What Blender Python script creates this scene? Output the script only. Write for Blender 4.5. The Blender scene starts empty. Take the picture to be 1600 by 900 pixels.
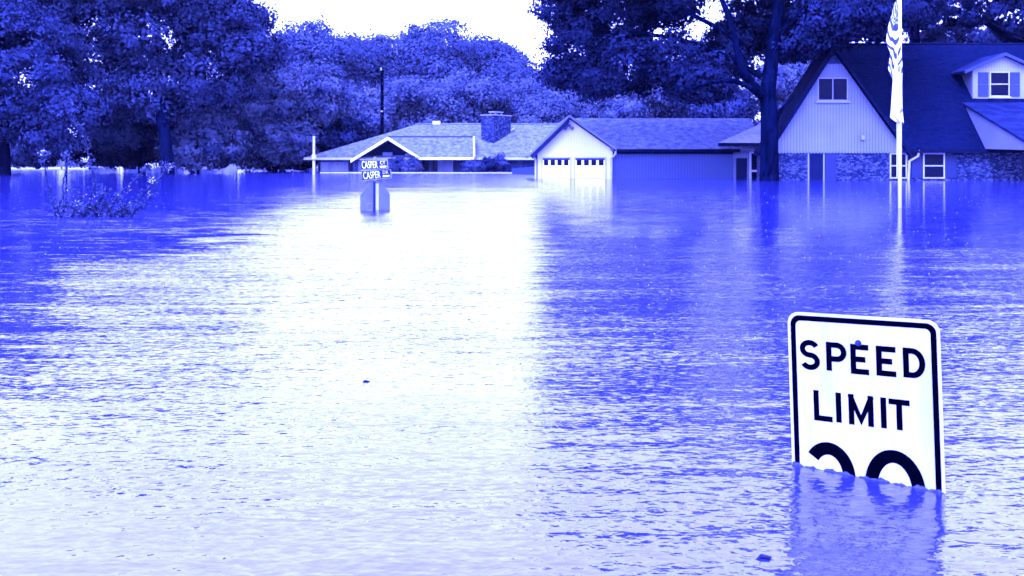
import bpy, math, random
import numpy as np
from mathutils import Vector, Matrix
R = math.radians
random.seed(7)
sc = bpy.context.scene
col = sc.collection

# ---------------------------------------------------------------- camera, sky, light, exposure
FPX = 1537.0                       # focal length in pixels of the 1600 px wide photograph
CH = 1.4
cam_d = bpy.data.cameras.new('camera'); cam_d.sensor_width = 36; cam_d.lens = FPX / 1600 * 36
cam_d.clip_start = 0.05; cam_d.clip_end = 3000
cam = bpy.data.objects.new('camera', cam_d); col.objects.link(cam)
cam.location = (0, 0, CH); cam.rotation_euler = (math.pi / 2, 0, 0); cam_d.shift_y = -200 / 1600
sc.camera = cam

SUN_EL, SUN_AZ = R(50), R(-155)      # azimuth measured from +Y towards +X
TINT = (0.118, 0.138, 1.0)         # the picture's blue light
world = bpy.data.worlds.new('World'); sc.world = world; world.use_nodes = True
wn, wl = world.node_tree.nodes, world.node_tree.links
wn.clear()
w_out = wn.new('ShaderNodeOutputWorld'); w_bg = wn.new('ShaderNodeBackground')
sky = wn.new('ShaderNodeTexSky'); sky.sky_type = 'NISHITA'; sky.sun_disc = False
sky.sun_elevation = SUN_EL; sky.sun_rotation = SUN_AZ
sky.air_density = 1.0; sky.dust_density = 6.0; sky.ozone_density = 1.0
bw = wn.new('ShaderNodeRGBToBW')                     # overcast: the sky's colour is gone, its brightness stays
wl.new(sky.outputs[0], bw.inputs[0])
tc = wn.new('ShaderNodeTexCoord'); nz = wn.new('ShaderNodeTexNoise')
nz.inputs['Scale'].default_value = 2.2; nz.inputs['Detail'].default_value = 4
wl.new(tc.outputs['Generated'], nz.inputs['Vector'])
cl = wn.new('ShaderNodeMapRange')
cl.inputs['From Min'].default_value = 0.3; cl.inputs['From Max'].default_value = 0.7
cl.inputs['To Min'].default_value = 0.85; cl.inputs['To Max'].default_value = 1.15
wl.new(nz.outputs['Fac'], cl.inputs['Value'])
mm = wn.new('ShaderNodeMath'); mm.operation = 'MULTIPLY'
wl.new(bw.outputs[0], mm.inputs[0]); wl.new(cl.outputs[0], mm.inputs[1])
ad = wn.new('ShaderNodeMath'); ad.operation = 'ADD'; ad.inputs[1].default_value = 6.3   # the cloud sheet's even light
wl.new(mm.outputs[0], ad.inputs[0])
tn = wn.new('ShaderNodeVectorMath'); tn.operation = 'SCALE'; tn.inputs[0].default_value = TINT
wl.new(ad.outputs[0], tn.inputs['Scale'])
wl.new(tn.outputs[0], w_bg.inputs['Color']); w_bg.inputs['Strength'].default_value = 0.12
wl.new(w_bg.outputs[0], w_out.inputs['Surface'])

sd = bpy.data.lights.new('sun', 'SUN'); sd.energy = 0.5; sd.angle = R(25); sd.color = TINT
so = bpy.data.objects.new('sun', sd); col.objects.link(so)
so.rotation_euler = (math.pi / 2 - SUN_EL, 0, math.pi - SUN_AZ)
so.location = (0, 0, 60)
so['kind'] = 'structure'

sc.view_settings.view_transform = 'Standard'; sc.view_settings.look = 'None'
sc.view_settings.gamma = 1; sc.view_settings.use_curve_mapping = False
sc.view_settings.exposure = 4.7
sc.render.engine = 'CYCLES'
sc.cycles.max_bounces = 5; sc.cycles.diffuse_bounces = 2; sc.cycles.glossy_bounces = 3
sc.cycles.transmission_bounces = 3; sc.cycles.transparent_max_bounces = 4; sc.cycles.volume_bounces = 0
sc.cycles.use_denoising = True

# ---------------------------------------------------------------- pixel helpers
CR, CF, CU = Vector((1, 0, 0)), Vector((0, 1, 0)), Vector((0, 0, 1))
CO = Vector((0, 0, CH))
def ray(px, py): return (CF * FPX + CR * (px - 800) + CU * (250 - py)).normalized()
def hit(px, py, p0, n):
    d = ray(px, py); return CO + d * ((p0 - CO).dot(n) / d.dot(n))
def P(px, py, Y): return hit(px, py, Vector((0, Y, 0)), Vector((0, 1, 0)))
def G(px, py): return hit(px, py, Vector((0, 0, 0)), Vector((0, 0, 1)))

# ---------------------------------------------------------------- materials
def tone(v):
    """A neutral reflectance v as it reads in this blue picture: dark things keep a little more blue."""
    k = min(1, v / 0.11)
    return (v * (0.10 + 0.68 * k + 0.22 * min(1, v / 0.22)), v * (0.34 + 0.66 * k), min(1, v * (1.2 - 0.2 * k)), 1)
MATS = {}
def mat(name, v, rough=0.7, spec=0.3, pattern=None, v2=None, scale=(1, 1, 1), amt=1.0, bump=0.0, translucent=0.0, rot=(0, 0, 0)):
    if name in MATS: return MATS[name]
    m = bpy.data.materials.new(name); m.use_nodes = True; MATS[name] = m
    n, l = m.node_tree.nodes, m.node_tree.links
    b = n['Principled BSDF']; b.inputs['Roughness'].default_value = rough
    b.inputs['Specular IOR Level'].default_value = spec
    c1 = tone(v) if not isinstance(v, tuple) else v
    c2 = tone(v2 if v2 is not None else (v * 0.7 if not isinstance(v, tuple) else 0.1))
    b.inputs['Base Color'].default_value = c1
    tcn = n.new('ShaderNodeTexCoord'); mp = n.new('ShaderNodeMapping'); l.new(tcn.outputs['Object'], mp.inputs['Vector'])
    mp.inputs['Scale'].default_value = scale; mp.inputs['Rotation'].default_value = rot
    fac = None
    if pattern == 'noise':
        t = n.new('ShaderNodeTexNoise'); t.inputs['Scale'].default_value = 1; t.inputs['Detail'].default_value = 5
        t.inputs['Roughness'].default_value = 0.65
        l.new(mp.outputs[0], t.inputs['Vector'])
        r = n.new('ShaderNodeMapRange'); r.inputs['From Min'].default_value = 0.35; r.inputs['From Max'].default_value = 0.65
        l.new(t.outputs['Fac'], r.inputs['Value']); fac = r.outputs[0]
    elif pattern == 'brick':
        t = n.new('ShaderNodeTexBrick'); t.inputs['Scale'].default_value = 1
        t.inputs['Color1'].default_value = (0, 0, 0, 1); t.inputs['Color2'].default_value = (.7, .7, .7, 1); t.inputs['Mortar'].default_value = (1, 1, 1, 1)
        t.inputs['Mortar Size'].default_value = 0.03; t.inputs['Brick Width'].default_value = 0.9; t.inputs['Row Height'].default_value = 0.35
        l.new(mp.outputs[0], t.inputs['Vector'])
        t2 = n.new('ShaderNodeTexNoise'); t2.inputs['Scale'].default_value = 1.7; t2.inputs['Detail'].default_value = 4
        l.new(mp.outputs[0], t2.inputs['Vector'])
        a = n.new('ShaderNodeMath'); a.operation = 'MULTIPLY_ADD'; a.inputs[1].default_value = 0.6
        l.new(t.outputs['Color'], a.inputs[0])
        r = n.new('ShaderNodeMapRange'); r.inputs['From Min'].default_value = 0.35; r.inputs['From Max'].default_value = 0.7
        r.inputs['To Min'].default_value = -0.1; r.inputs['To Max'].default_value = 0.6
        l.new(t2.outputs['Fac'], r.inputs['Value']); l.new(r.outputs[0], a.inputs[2]); a.use_clamp = True; fac = a.outputs[0]
    elif pattern == 'stone':
        t = n.new('ShaderNodeTexVoronoi'); t.inputs['Scale'].default_value = 1; l.new(mp.outputs[0], t.inputs['Vector'])
        s = n.new('ShaderNodeSeparateColor'); l.new(t.outputs['Color'], s.inputs[0])
        pw = n.new('ShaderNodeMath'); pw.operation = 'POWER'; pw.inputs[1].default_value = 2.5; l.new(s.outputs[0], pw.inputs[0])
        fac = pw.outputs[0]
    elif pattern == 'grooves':
        t = n.new('ShaderNodeTexWave'); t.wave_type = 'BANDS'; t.bands_direction = 'X'; t.inputs['Scale'].default_value = 1
        t.inputs['Distortion'].default_value = 0.15; t.inputs['Detail'].default_value = 1
        l.new(mp.outputs[0], t.inputs['Vector'])
        pw = n.new('ShaderNodeMath'); pw.operation = 'POWER'; pw.inputs[1].default_value = 4; l.new(t.outputs['Fac'], pw.inputs[0])
        t2 = n.new('ShaderNodeTexNoise'); t2.inputs['Scale'].default_value = 0.6; t2.inputs['Detail'].default_value = 5
        l.new(tcn.outputs['Object'], t2.inputs['Vector'])
        a = n.new('ShaderNodeMath'); a.operation = 'MULTIPLY_ADD'; a.inputs[1].default_value = 0.8
        r = n.new('ShaderNodeMapRange'); r.inputs['From Min'].default_value = 0.35; r.inputs['From Max'].default_value = 0.7
        r.inputs['To Max'].default_value = 0.35
        l.new(t2.outputs['Fac'], r.inputs['Value']); l.new(pw.outputs[0], a.inputs[0]); l.new(r.outputs[0], a.inputs[2]); a.use_clamp = True; fac = a.outputs[0]
    if fac is not None:
        mx = n.new('ShaderNodeMix'); mx.data_type = 'RGBA'; mx.inputs['A'].default_value = c1; mx.inputs['B'].default_value = c2
        am = n.new('ShaderNodeMath'); am.operation = 'MULTIPLY'; am.inputs[1].default_value = amt
        l.new(fac, am.inputs[0]); l.new(am.outputs[0], mx.inputs['Factor']); l.new(mx.outputs['Result'], b.inputs['Base Color'])
        if bump:
            bp = n.new('ShaderNodeBump'); bp.inputs['Distance'].default_value = bump; l.new(fac, bp.inputs['Height']); l.new(bp.outputs[0], b.inputs['Normal'])
    if translucent:
        tr = n.new('ShaderNodeBsdfTranslucent'); ms = n.new('ShaderNodeMixShader'); ms.inputs[0].default_value = translucent
        if fac is not None: l.new(mx.outputs['Result'], tr.inputs['Color'])
        else: tr.inputs['Color'].default_value = c1
        l.new(b.outputs[0], ms.inputs[1]); l.new(tr.outputs[0], ms.inputs[2]); l.new(ms.outputs[0], n['Material Output'].inputs['Surface'])
    return m

# ---------------------------------------------------------------- mesh helpers
class MB:
    def __init__(s): s.v = []; s.f = []
    def poly(s, pts):
        i = len(s.v); s.v += [Vector(p) for p in pts]; s.f.append(tuple(range(i, i + len(pts)))); return s
    def box(s, a, b):
        x0, x1 = sorted((a[0], b[0])); y0, y1 = sorted((a[1], b[1])); z0, z1 = sorted((a[2], b[2]))
        return s.prism([(x0, y0, z0), (x1, y0, z0), (x1, y1, z0), (x0, y1, z0)], (0, 0, z1 - z0))
    def prism(s, pts, ext):
        """closed solid: polygon PTS swept by the vector EXT"""
        pts = [Vector(p) for p in pts]; e = Vector(ext); i = len(s.v); n = len(pts)
        nrm = Vector((0, 0, 0))
        for k in range(n): nrm += pts[k].cross(pts[(k + 1) % n])
        if nrm.dot(e) > 0: pts.reverse()
        s.v += pts + [p + e for p in pts]
        s.f.append(tuple(range(i, i + n))); s.f.append(tuple(range(i + 2 * n - 1, i + n - 1, -1)))
        for k in range(n):
            j = (k + 1) % n; s.f.append((i + j, i + k, i + n + k, i + n + j))
        return s
    def tube(s, pts, rad, seg=8, cap=True):
        pts = [Vector(p) for p in pts]; n = len(pts)
        if not hasattr(rad, '__len__'): rad = [rad] * n
        i0 = len(s.v); up = None
        for k in range(n):
            t = (pts[min(k + 1, n - 1)] - pts[max(k - 1, 0)]).normalized()
            if up is None: up = Vector((0, 0, 1)) if abs(t.z) < 0.9 else Vector((1, 0, 0))
            a = t.cross(up).normalized(); b_ = a.cross(t).normalized(); up = b_
            for q in range(seg):
                an = 2 * math.pi * q / seg; s.v.append(pts[k] + (a * math.cos(an) + b_ * math.sin(an)) * rad[k])
        for k in range(n - 1):
            for q in range(seg):
                r = (q + 1) % seg; s.f.append((i0 + k * seg + q, i0 + k * seg + r, i0 + (k + 1) * seg + r, i0 + (k + 1) * seg + q))
        if cap:
            s.f.append(tuple(i0 + q for q in range(seg - 1, -1, -1))); s.f.append(tuple(i0 + (n - 1) * seg + q for q in range(seg)))
        return s
    def build(s, name, m, parent=None, smooth=False):
        """vertices are in world space; the object's own origin is its parent's (an unrotated Empty)"""
        off = Vector((0, 0, 0)); p = parent
        while p is not None: off += p.location; p = p.parent
        me = bpy.data.meshes.new(name); me.from_pydata([tuple(v - off) for v in s.v], [], s.f)
        me.materials.append(m)
        if smooth: me.polygons.foreach_set('use_smooth', [True] * len(me.polygons))
        me.update()
        o = bpy.data.objects.new(name, me); col.objects.link(o); o.parent = parent
        return o
def tag(o, label=None, cat=None, group=None, kind=None):
    for k, v in (('label', label), ('category', cat), ('group', group), ('kind', kind)):
        if v: o[k] = v
    return o
def thing(name, loc, label, cat, group=None):
    o = bpy.data.objects.new(name, None); o.empty_display_size = 0.2; col.objects.link(o); o.location = loc
    return tag(o, label, cat, group)

class Frame:
    """a building's own frame: u along the front, v away from the camera, z up"""
    def __init__(s, o, yaw):
        s.o = Vector((o[0], o[1], 0)); s.ex = Vector((math.cos(yaw), math.sin(yaw), 0)); s.ey = Vector((-math.sin(yaw), math.cos(yaw), 0))
    def w(s, u, v, z): return s.o + s.ex * u + s.ey * v + Vector((0, 0, z))
    def at(s, px, py, v=0.0):
        h = hit(px, py, s.o + s.ey * v, s.ey); return ((h - s.o).dot(s.ex), h.z)
    def loc(s, p): d = p - s.o; return Vector((d.dot(s.ex), d.dot(s.ey), p.z))
    def wall(s, mb, pts, v, th):
        """pts: (u, z) polygon at depth v, thickness th away from the camera"""
        mb.prism([s.w(u, v, z) for u, z in pts], s.ey * th); return mb
    def box(s, mb, u0, u1, v0, v1, z0, z1):
        return s.wall(mb, [(u0, z0), (u1, z0), (u1, z1), (u0, z1)], v0, v1 - v0)
def rect(f, r, v):
    (u0, z1) = f.at(r[0], r[1], v); (u1, z0) = f.at(r[2], r[3], v); return u0, u1, z0, z1
def slab(pts, th):
    """roof slab: pts its top face, thickness th straight down"""
    return MB().prism(pts, (0, 0, -th))

# ---------------------------------------------------------------- materials used
M_white = mat('white_paint', 0.58, 0.5, 0.3, 'noise', 0.5, (0.8, 0.8, 0.5))
M_trim = mat('trim_paint', 0.30, 0.5, 0.2, 'noise', 0.22, (2, 2, 2))
M_glass = mat('window_glass', 0.004, 0.2, 0.05)
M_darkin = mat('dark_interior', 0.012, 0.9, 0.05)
M_darktrim = mat('dark_trim', 0.007, 0.8, 0.03)
M_bark = mat('bark', 0.0015, 0.95, 0.0, 'noise', 0.009, (3, 3, 1.2), 1, 0.05)

# ---------------------------------------------------------------- water
def build_water():
    m = bpy.data.materials.new('flood_water'); m.use_nodes = True
    n, l = m.node_tree.nodes, m.node_tree.links
    b = n['Principled BSDF']
    b.inputs['Base Color'].default_value = (0.014, 0.016, 0.08, 1); b.inputs['IOR'].default_value = 1.6
    b.inputs['Specular IOR Level'].default_value = 0.85
    b.inputs['Specular Tint'].default_value = (1.0, .83, .95, 1)
    geo = n.new('ShaderNodeNewGeometry')
    def mapping(scale, rot=0, loc=(0, 0, 0)):
        mp = n.new('ShaderNodeMapping'); mp.inputs['Scale'].default_value = scale; mp.inputs['Rotation'].default_value = (0, 0, rot); mp.inputs['Location'].default_value = loc
        l.new(geo.outputs['Position'], mp.inputs['Vector']); return mp.outputs[0]
    def noise(vec, scale, det=3, dist=0.0, rough=0.5):
        t = n.new('ShaderNodeTexNoise'); t.inputs['Scale'].default_value = scale; t.inputs['Detail'].default_value = det
        t.inputs['Distortion'].default_value = dist; t.inputs['Roughness'].default_value = rough
        l.new(vec, t.inputs['Vector']); return t
    def math_(op, a, b_=None, c=None, clamp=False):
        t = n.new('ShaderNodeMath'); t.operation = op; t.use_clamp = clamp
        for i, x in enumerate((a, b_, c)):
            if x is None: continue
            if isinstance(x, (int, float)): t.inputs[i].default_value = x
            else: l.new(x, t.inputs[i])
        return t.outputs[0]
    def rng(v, a, b_, c, d, smooth=True):
        t = n.new('ShaderNodeMapRange'); t.interpolation_type = 'SMOOTHSTEP' if smooth else 'LINEAR'
        for k, x in zip(('From Min', 'From Max', 'To Min', 'To Max'), (a, b_, c, d)): t.inputs[k].default_value = x
        l.new(v, t.inputs['Value']); return t.outputs[0]
    sep = n.new('ShaderNodeSeparateXYZ'); l.new(geo.outputs['Position'], sep.inputs[0])
    X, Y = sep.outputs[0], sep.outputs[1]
    # sheltered calm water and wind-roughened water
    wob = noise(mapping((0.10, 0.35, 1)), 1, 3).outputs['Fac']
    wob2 = math_('MULTIPLY_ADD', wob, 14.0, -7.0)
    calm_r = math_('MULTIPLY', rng(math_('ADD', Y, wob2), 13, 22, 0, 1), rng(math_('ADD', math_('MULTIPLY', Y, -0.035), math_('ADD', X, math_('MULTIPLY', wob2, .25))), -0.5, 2.0, 0, 1))
    wy = math_('MULTIPLY_ADD', wob, 5.0, -2.5)
    wz = math_('MULTIPLY_ADD', noise(mapping((0.9, 1.6, 1), 0.1), 1, 3).outputs['Fac'], 7.0, -3.5)
    Yl = math_('ADD', math_('ADD', math_('ADD', Y, wz), math_('MULTIPLY', wy, 0.9)), math_('MULTIPLY', math_('ADD', X, 10.0), 0.0))
    calm_l = math_('MULTIPLY', math_('MULTIPLY', rng(Yl, 11.2, 15.0, 0, 1), rng(Yl, 17.0, 21.0, 1, 0.5)), rng(math_('ADD', X, math_('MULTIPLY', wz, 0.9)), -7.5, -3.2, 1, 0))
    calm_far = math_('MULTIPLY', rng(Yl, 22, 30, 0, 1), rng(math_('ADD', X, math_('MULTIPLY', Y, 0.27)), -1.5, 1.5, 1, 0))
    calm_edge = rng(math_('ADD', math_('ADD', X, math_('MULTIPLY', Y, 0.44)), math_('MULTIPLY', wz, 0.12)), -0.5, 0.25, 0.62, 0)      # lee of the left trees
    calm = math_('MAXIMUM', math_('MAXIMUM', calm_r, calm_edge), math_('MAXIMUM', calm_l, calm_far))
    gust = rng(noise(mapping((0.9, 5.5, 1), 0.05), 1, 4, 0, 0.7).outputs['Fac'], 0.54, 0.62, 0, 1)
    calm = math_('MULTIPLY', calm, math_('SUBTRACT', 1.0, math_('MULTIPLY', gust, math_('MULTIPLY', rng(Y, 30, 60, 0.75, 0.25), 1.0))))
    rough_far = math_('MULTIPLY', math_('MULTIPLY', rng(Y, 126, 134, 0, 0.7), rng(Y, 150, 158, 1, 0)), rng(math_('ADD', X, math_('MULTIPLY', Y, 0.45)), -1, 2.0, 1, 0))
    calm = math_('MULTIPLY', calm, math_('SUBTRACT', 1.0, rough_far))
    patch = rng(noise(mapping((0.22, 0.9, 1), 0.05), 1, 2).outputs['Fac'], 0.35, 0.65, 0.72, 1.15)
    amp = math_('MULTIPLY', math_('SUBTRACT', 1.0, math_('MULTIPLY', calm, 0.82)), patch)
    # surface heights, metres
    w1 = noise(mapping((0.7, 2.6, 1), 0.10), 1.0, 2, 0.4).outputs['Fac']          # long wavelets
    w2 = noise(mapping((2.4, 9.0, 1), -0.10), 1.0, 3, 0.6).outputs['Fac']         # ripples
    w3 = noise(mapping((16, 24, 1), 0.4), 1.0, 2, 0.8).outputs['Fac']             # rain chop
    vr = n.new('ShaderNodeTexVoronoi'); vr.inputs['Scale'].default_value = 3.2; l.new(mapping((1, 1, 1), 0.3), vr.inputs['Vector'])
    ring = math_('MULTIPLY', math_('SINE', math_('MULTIPLY', vr.outputs['Distance'], 70.0)), rng(vr.outputs['Distance'], 0.05, 0.30, 1, 0))
    h = math_('ADD', math_('MULTIPLY', w1, 0.010), math_('MULTIPLY', w2, 0.0050))
    h = math_('ADD', h, math_('MULTIPLY', w3, 0.0026))
    h = math_('ADD', h, math_('MULTIPLY', ring, 0.0004))
    bp = n.new('ShaderNodeBump'); bp.inputs['Distance'].default_value = 1.0
    l.new(h, bp.inputs['Height']); l.new(amp, bp.inputs['Strength'])
    # slopes too small for a pixel, as a direct tilt of the normal
    def tilt(scale, rot, sx, sy):
        t = noise(mapping(scale, rot), 1.0, 2)
        s = n.new('ShaderNodeVectorMath'); s.operation = 'SUBTRACT'; l.new(t.outputs['Color'], s.inputs[0]); s.inputs[1].default_value = (.5, .5, .5)
        k = n.new('ShaderNodeVectorMath'); k.operation = 'MULTIPLY'; l.new(s.outputs[0], k.inputs[0]); k.inputs[1].default_value = (sx, sy, 0)
        return k.outputs[0]
    t1 = tilt((0.9, 5.5, 1), 0.0, 0.36, 0.18); t2 = tilt((17, 36, 1), 0.1, 0.34, 0.56)
    sm = n.new('ShaderNodeVectorMath'); l.new(t1, sm.inputs[0]); l.new(t2, sm.inputs[1])
    sc2 = n.new('ShaderNodeVectorMath'); sc2.operation = 'SCALE'; l.new(sm.outputs[0], sc2.inputs[0])
    l.new(math_('MULTIPLY', amp, rng(Y, 4, 30, 0.62, 1.0)), sc2.inputs['Scale'])
    # wind from behind the camera steepens the wave faces on this side
    lean = n.new('ShaderNodeCombineXYZ'); l.new(math_('MULTIPLY', math_('MULTIPLY', math_('MULTIPLY', amp, rng(calm, 0.2, 0.8, 1, 0)), math_('MULTIPLY', rng(Y, 3, 18, -0.01, -0.10, False), rng(math_('SUBTRACT', X, math_('MULTIPLY', Y, 0.02)), 0.0, 1.2, 1.0, 0.45))), rng(math_('ADD', Y, math_('MULTIPLY', wob2, 2.0)), 36, 56, 1.0, 0.30)), lean.inputs[1])
    fin0 = n.new('ShaderNodeVectorMath'); l.new(bp.outputs[0], fin0.inputs[0]); l.new(lean.outputs[0], fin0.inputs[1])
    fin = n.new('ShaderNodeVectorMath'); l.new(fin0.outputs[0], fin.inputs[0]); l.new(sc2.outputs[0], fin.inputs[1])
    nr = n.new('ShaderNodeVectorMath'); nr.operation = 'NORMALIZE'; l.new(fin.outputs[0], nr.inputs[0]); l.new(nr.outputs[0], b.inputs['Normal'])
    l.new(math_('MULTIPLY_ADD', calm, -0.03, 0.10), b.inputs['Roughness'])
    o = MB().poly([(-900, -60, 0), (900, -60, 0), (900, 1500, 0), (-900, 1500, 0)]).build('water', m)
    tag(o, 'rippled blue floodwater spread over the whole street', 'water', kind='structure')
build_water()
M_ground = mat('ground_soil', 0.05, 0.95, 0.1, 'noise', 0.09, (0.3, 0.3, 0.3))
g = MB()
g.poly([(-900, -60, -1.6), (900, -60, -1.6), (900, 150, -1.6), (-900, 150, -1.6)])
g.poly([(-900, 150, -1.6), (900, 150, -1.6), (900, 215, 0.6), (-900, 215, 0.6)])
g.poly([(-900, 215, 0.6), (900, 215, 0.6), (900, 1500, 5), (-900, 1500, 5)])
tag(g.build('ground', M_ground), 'ground lying under the floodwater and rising behind the trees', 'ground', kind='structure')

# ---------------------------------------------------------------- right house
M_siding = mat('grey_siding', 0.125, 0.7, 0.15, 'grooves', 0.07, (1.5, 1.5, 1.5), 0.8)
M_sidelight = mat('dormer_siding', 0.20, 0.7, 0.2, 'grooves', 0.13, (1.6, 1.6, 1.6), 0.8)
M_roofdark = mat('dark_shingles', 0.005, 0.9, 0.01, 'noise', 0.013, (2.5, 2.5, 7), 0.9, 0.02)
M_roofdark2 = mat('worn_shingles', 0.011, 0.9, 0.03, 'noise', 0.030, (1.0, 1.0, 3), 0.9, 0.02)
M_stone = mat('stone_veneer', 0.015, 0.9, 0.05, 'stone', 0.085, (6, 6, 11), 0.9, 0.03)
M_frame = mat('window_trim', 0.16, 0.6, 0.2)
M_shutter = mat('shutter_paint', 0.04, 0.6, 0.2)
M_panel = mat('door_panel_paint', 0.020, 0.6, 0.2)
M_scallop = mat('peak_shingles', 0.05, 0.8, 0.1, 'noise', 0.03, (1, 1, 14))

def window(fr, r, v, parent, fmat=M_frame, mull='h', fw=0.07, sill=False, proud=0.06):
    u0, u1, z0, z1 = rect(fr, r, v)
    f = MB()
    fr.box(f, u0, u0 + fw, v - proud, v, z0, z1); fr.box(f, u1 - fw, u1, v - proud, v, z0, z1)
    fr.box(f, u0 + fw, u1 - fw, v - proud, v, z1 - fw, z1); fr.box(f, u0 + fw, u1 - fw, v - proud, v, z0, z0 + fw)
    um, zm = (u0 + u1) / 2, (z0 + z1) / 2
    if mull == 'h': fr.box(f, u0 + fw, u1 - fw, v - proud + .01, v, zm - .04, zm + .04)
    if mull == 'v': fr.box(f, um - .03, um + .03, v - proud + .01, v, z0 + fw, z1 - fw)
    w = f.build('window', fmat, parent)
    p = MB(); fr.box(p, u0 + fw + .002, u1 - fw - .002, v - .02, v - .003, z0 + fw + .002, z1 - fw - .002); p.build('pane', M_glass, w)
    if sill:
        s_ = MB(); fr.box(s_, u0 - .12, u1 + .12, v - .14, v - .003, z0 - .12, z0 - .004); s_.build('sill', fmat, w)
    return w

def right_house():
    o = P(1196, 281, 68)
    F = Frame(o, 0)
    t = thing('two_storey_house', F.w(10, 3, 0), 'steep dark-roofed house with tall siding gable and stone ground floor behind the flagpole', 'house')
    # ground floor wall in pieces round the openings
    uL, _ = F.at(1197, 280); uR, _ = F.at(1597, 280); ze = F.at(1412, 237)[1]
    ua, za = F.at(1299, 76); um = ua
    st = MB(); F.box(st, uL, uR, 0, 0.3, -1.6, ze); F.box(st, uL, uL + .3, 0.3, 2.6, -1.6, ze); F.wall(st, [(uL + .31, -1.6), (uL + 5, -1.6), (uL + 5, ze + 2.5), (um, za - .3), (uL + .31, ze)], 2.2, .3)
    st.build('stone_wall', M_stone, t)
    # gable
    ul = F.at(1196, 237)[0]; ur = F.at(1414, 237)[0]
    um = ua
    zc = F.at(1300, 100)[1]
    def wid(z): return (ur - um) * (za - z) / (za - ze)
    def wil(z): return (um - ul) * (za - z) / (za - ze)
    g1 = MB(); F.wall(g1, [(ul, ze + .004), (ur, ze + .004), (um + wid(zc), zc), (um - wil(zc), zc)], -0.06, 0.3)
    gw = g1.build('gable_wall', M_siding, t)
    g2 = MB(); F.wall(g2, [(um - wil(zc), zc + .003), (um + wid(zc), zc + .003), (um, za)], -0.03, 0.25); g2.build('peak_shingles', M_scallop, t)
    # scalloped skirt under the siding
    sk = MB(); nu = 44
    for k in range(nu):
        a = ul + (ur - ul) * k / nu; w_ = (ur - ul) / nu * .86
        F.wall(sk, [(a, ze + .02), (a + w_, ze + .02), (a + w_, ze - .07), (a + w_ / 2, ze - .13), (a, ze - .07)], -0.10, 0.035)
    sk.build('scalloped_trim', M_siding, t)
    # gable roof (two slabs) running back
    sr, sll = (za - ze) / (ur - um), (za - ze) / (um - ul); oh = 0.55; D = 2.6
    zt = za + 0.25
    def rp(u, v): return F.w(u, v, zt - ((u - um) * sr if u > um else (um - u) * sll))
    ol, orr = ul - 0.15, ur + 0.12
    rf = MB()
    rf.prism([rp(ol, -oh), rp(um, -oh), rp(um, D), rp(ol, D)], (0, 0, -.30))
    rf.prism([rp(um + .003, -oh), rp(orr, -oh), rp(orr, 1.2), rp(um + .003, D)], (0, 0, -.30))
    roof = rf.build('gable_roof', M_roofdark, t)
    bb = MB()
    bb.prism([rp(ol, -oh - .05), rp(um, -oh - .05), rp(um, -oh - .05) - Vector((0, 0, .62)), rp(ol, -oh - .05) - Vector((0, 0, .62))], F.ey * .045)
    bb.prism([rp(um + .003, -oh - .05), rp(orr, -oh - .05), rp(orr, -oh - .05) - Vector((0, 0, .34)), rp(um + .003, -oh - .05) - Vector((0, 0, .34))], F.ey * .045)
    bb.build('barge_board', M_darktrim, roof)
    # main roof
    vE, vR = -0.45, 7.5
    uE, zE = F.at(1414, 233, vE); uRi, zRi = F.at(1303, 69, vR)
    uEnd = uR + 1.0; uFar = uR + 6
    E = F.w(uE, vE, zE); nrm = (F.ex).cross((F.w(0, vR, zRi) - F.w(0, vE, zE))).normalized()
    mr = slab([F.w(uE - .3, vE, zE), F.w(uFar, vE, zE), F.w(uFar, vR, zRi), F.w(uRi, vR, zRi)], 0.2)
    mr.prism([F.w(uRi, vR + .003, zRi), F.w(uFar, vR + .003, zRi), F.w(uFar, vR + 7.5, zE), F.w(uRi, vR + 7.5, zE)], (0, 0, -.2))
    mroof = mr.build('main_roof', M_roofdark, t)
    ew = MB(); ew.prism([F.w(uE - .2, vE + .6, -1.6), F.w(uE - .2, vE + .6, zE - .2), F.w(uRi + .1, vR, zRi - .3), F.w(uRi + .1, vR + 6.8, zE - .2), F.w(uRi + .1, vR + 6.8, -1.6)], F.ex * .25); ew.build('end_wall', M_siding, t)
    ridge = MB().tube([F.w(uRi, vR, zRi + .02), F.w(uFar, vR, zRi + .02)], 0.09, 6).build('ridge_cap', M_darktrim, mroof)
    fb = MB(); F.box(fb, uE - .3, uR - .3, vE - .12, vE - .004, zE - .26, zE - .03); fb.build('gutter', M_darktrim, mroof)
    # wall behind eaves to the right, plus rear body
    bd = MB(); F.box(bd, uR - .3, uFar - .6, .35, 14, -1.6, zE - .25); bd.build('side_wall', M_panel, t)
    # windows and doors
    w = window(F, (1277, 121, 1325, 158), -0.06, t, M_frame, 'v', .09, True)
    window(F, (1390, 239, 1417, 279), 0, t, M_trim, 'h', .09)
    window(F, (1442, 239, 1476, 279), 0, t, M_trim, 'h', .09)
    d = MB(); u0, u1, z0, z1 = rect(F, (1262, 240, 1288, 285), 0); z0 = -1.2
    F.box(d, u0, u0 + .09, -.05, 0, z0, z1); F.box(d, u1 - .09, u1, -.05, 0, z0, z1)
    dr = d.build('door', M_frame, t)
    d = MB(); F.box(d, u0 + .092, u1 - .092, -.03, -.003, z0, z1 - .02); d.build('door_panel', M_darkin, dr)
    d = MB(); u0, u1, z0, z1 = rect(F, (1289, 240, 1306, 285), 0); F.box(d, u0, u1, -.04, -.003, -1.2, z1); d.build('sidelight_panel', M_panel, t)
    for a, b_ in ((1424, 1441), (1477, 1494)):
        s_ = MB(); u0, u1, z0, z1 = rect(F, (a, 242, b_, 278), 0); F.box(s_, u0, u1, -.05, -.003, z0, z1); s_.build('shutter', M_panel, t)
    # light fixture on gable
    u0, z0 = F.at(1347, 215, -.06)
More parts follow.
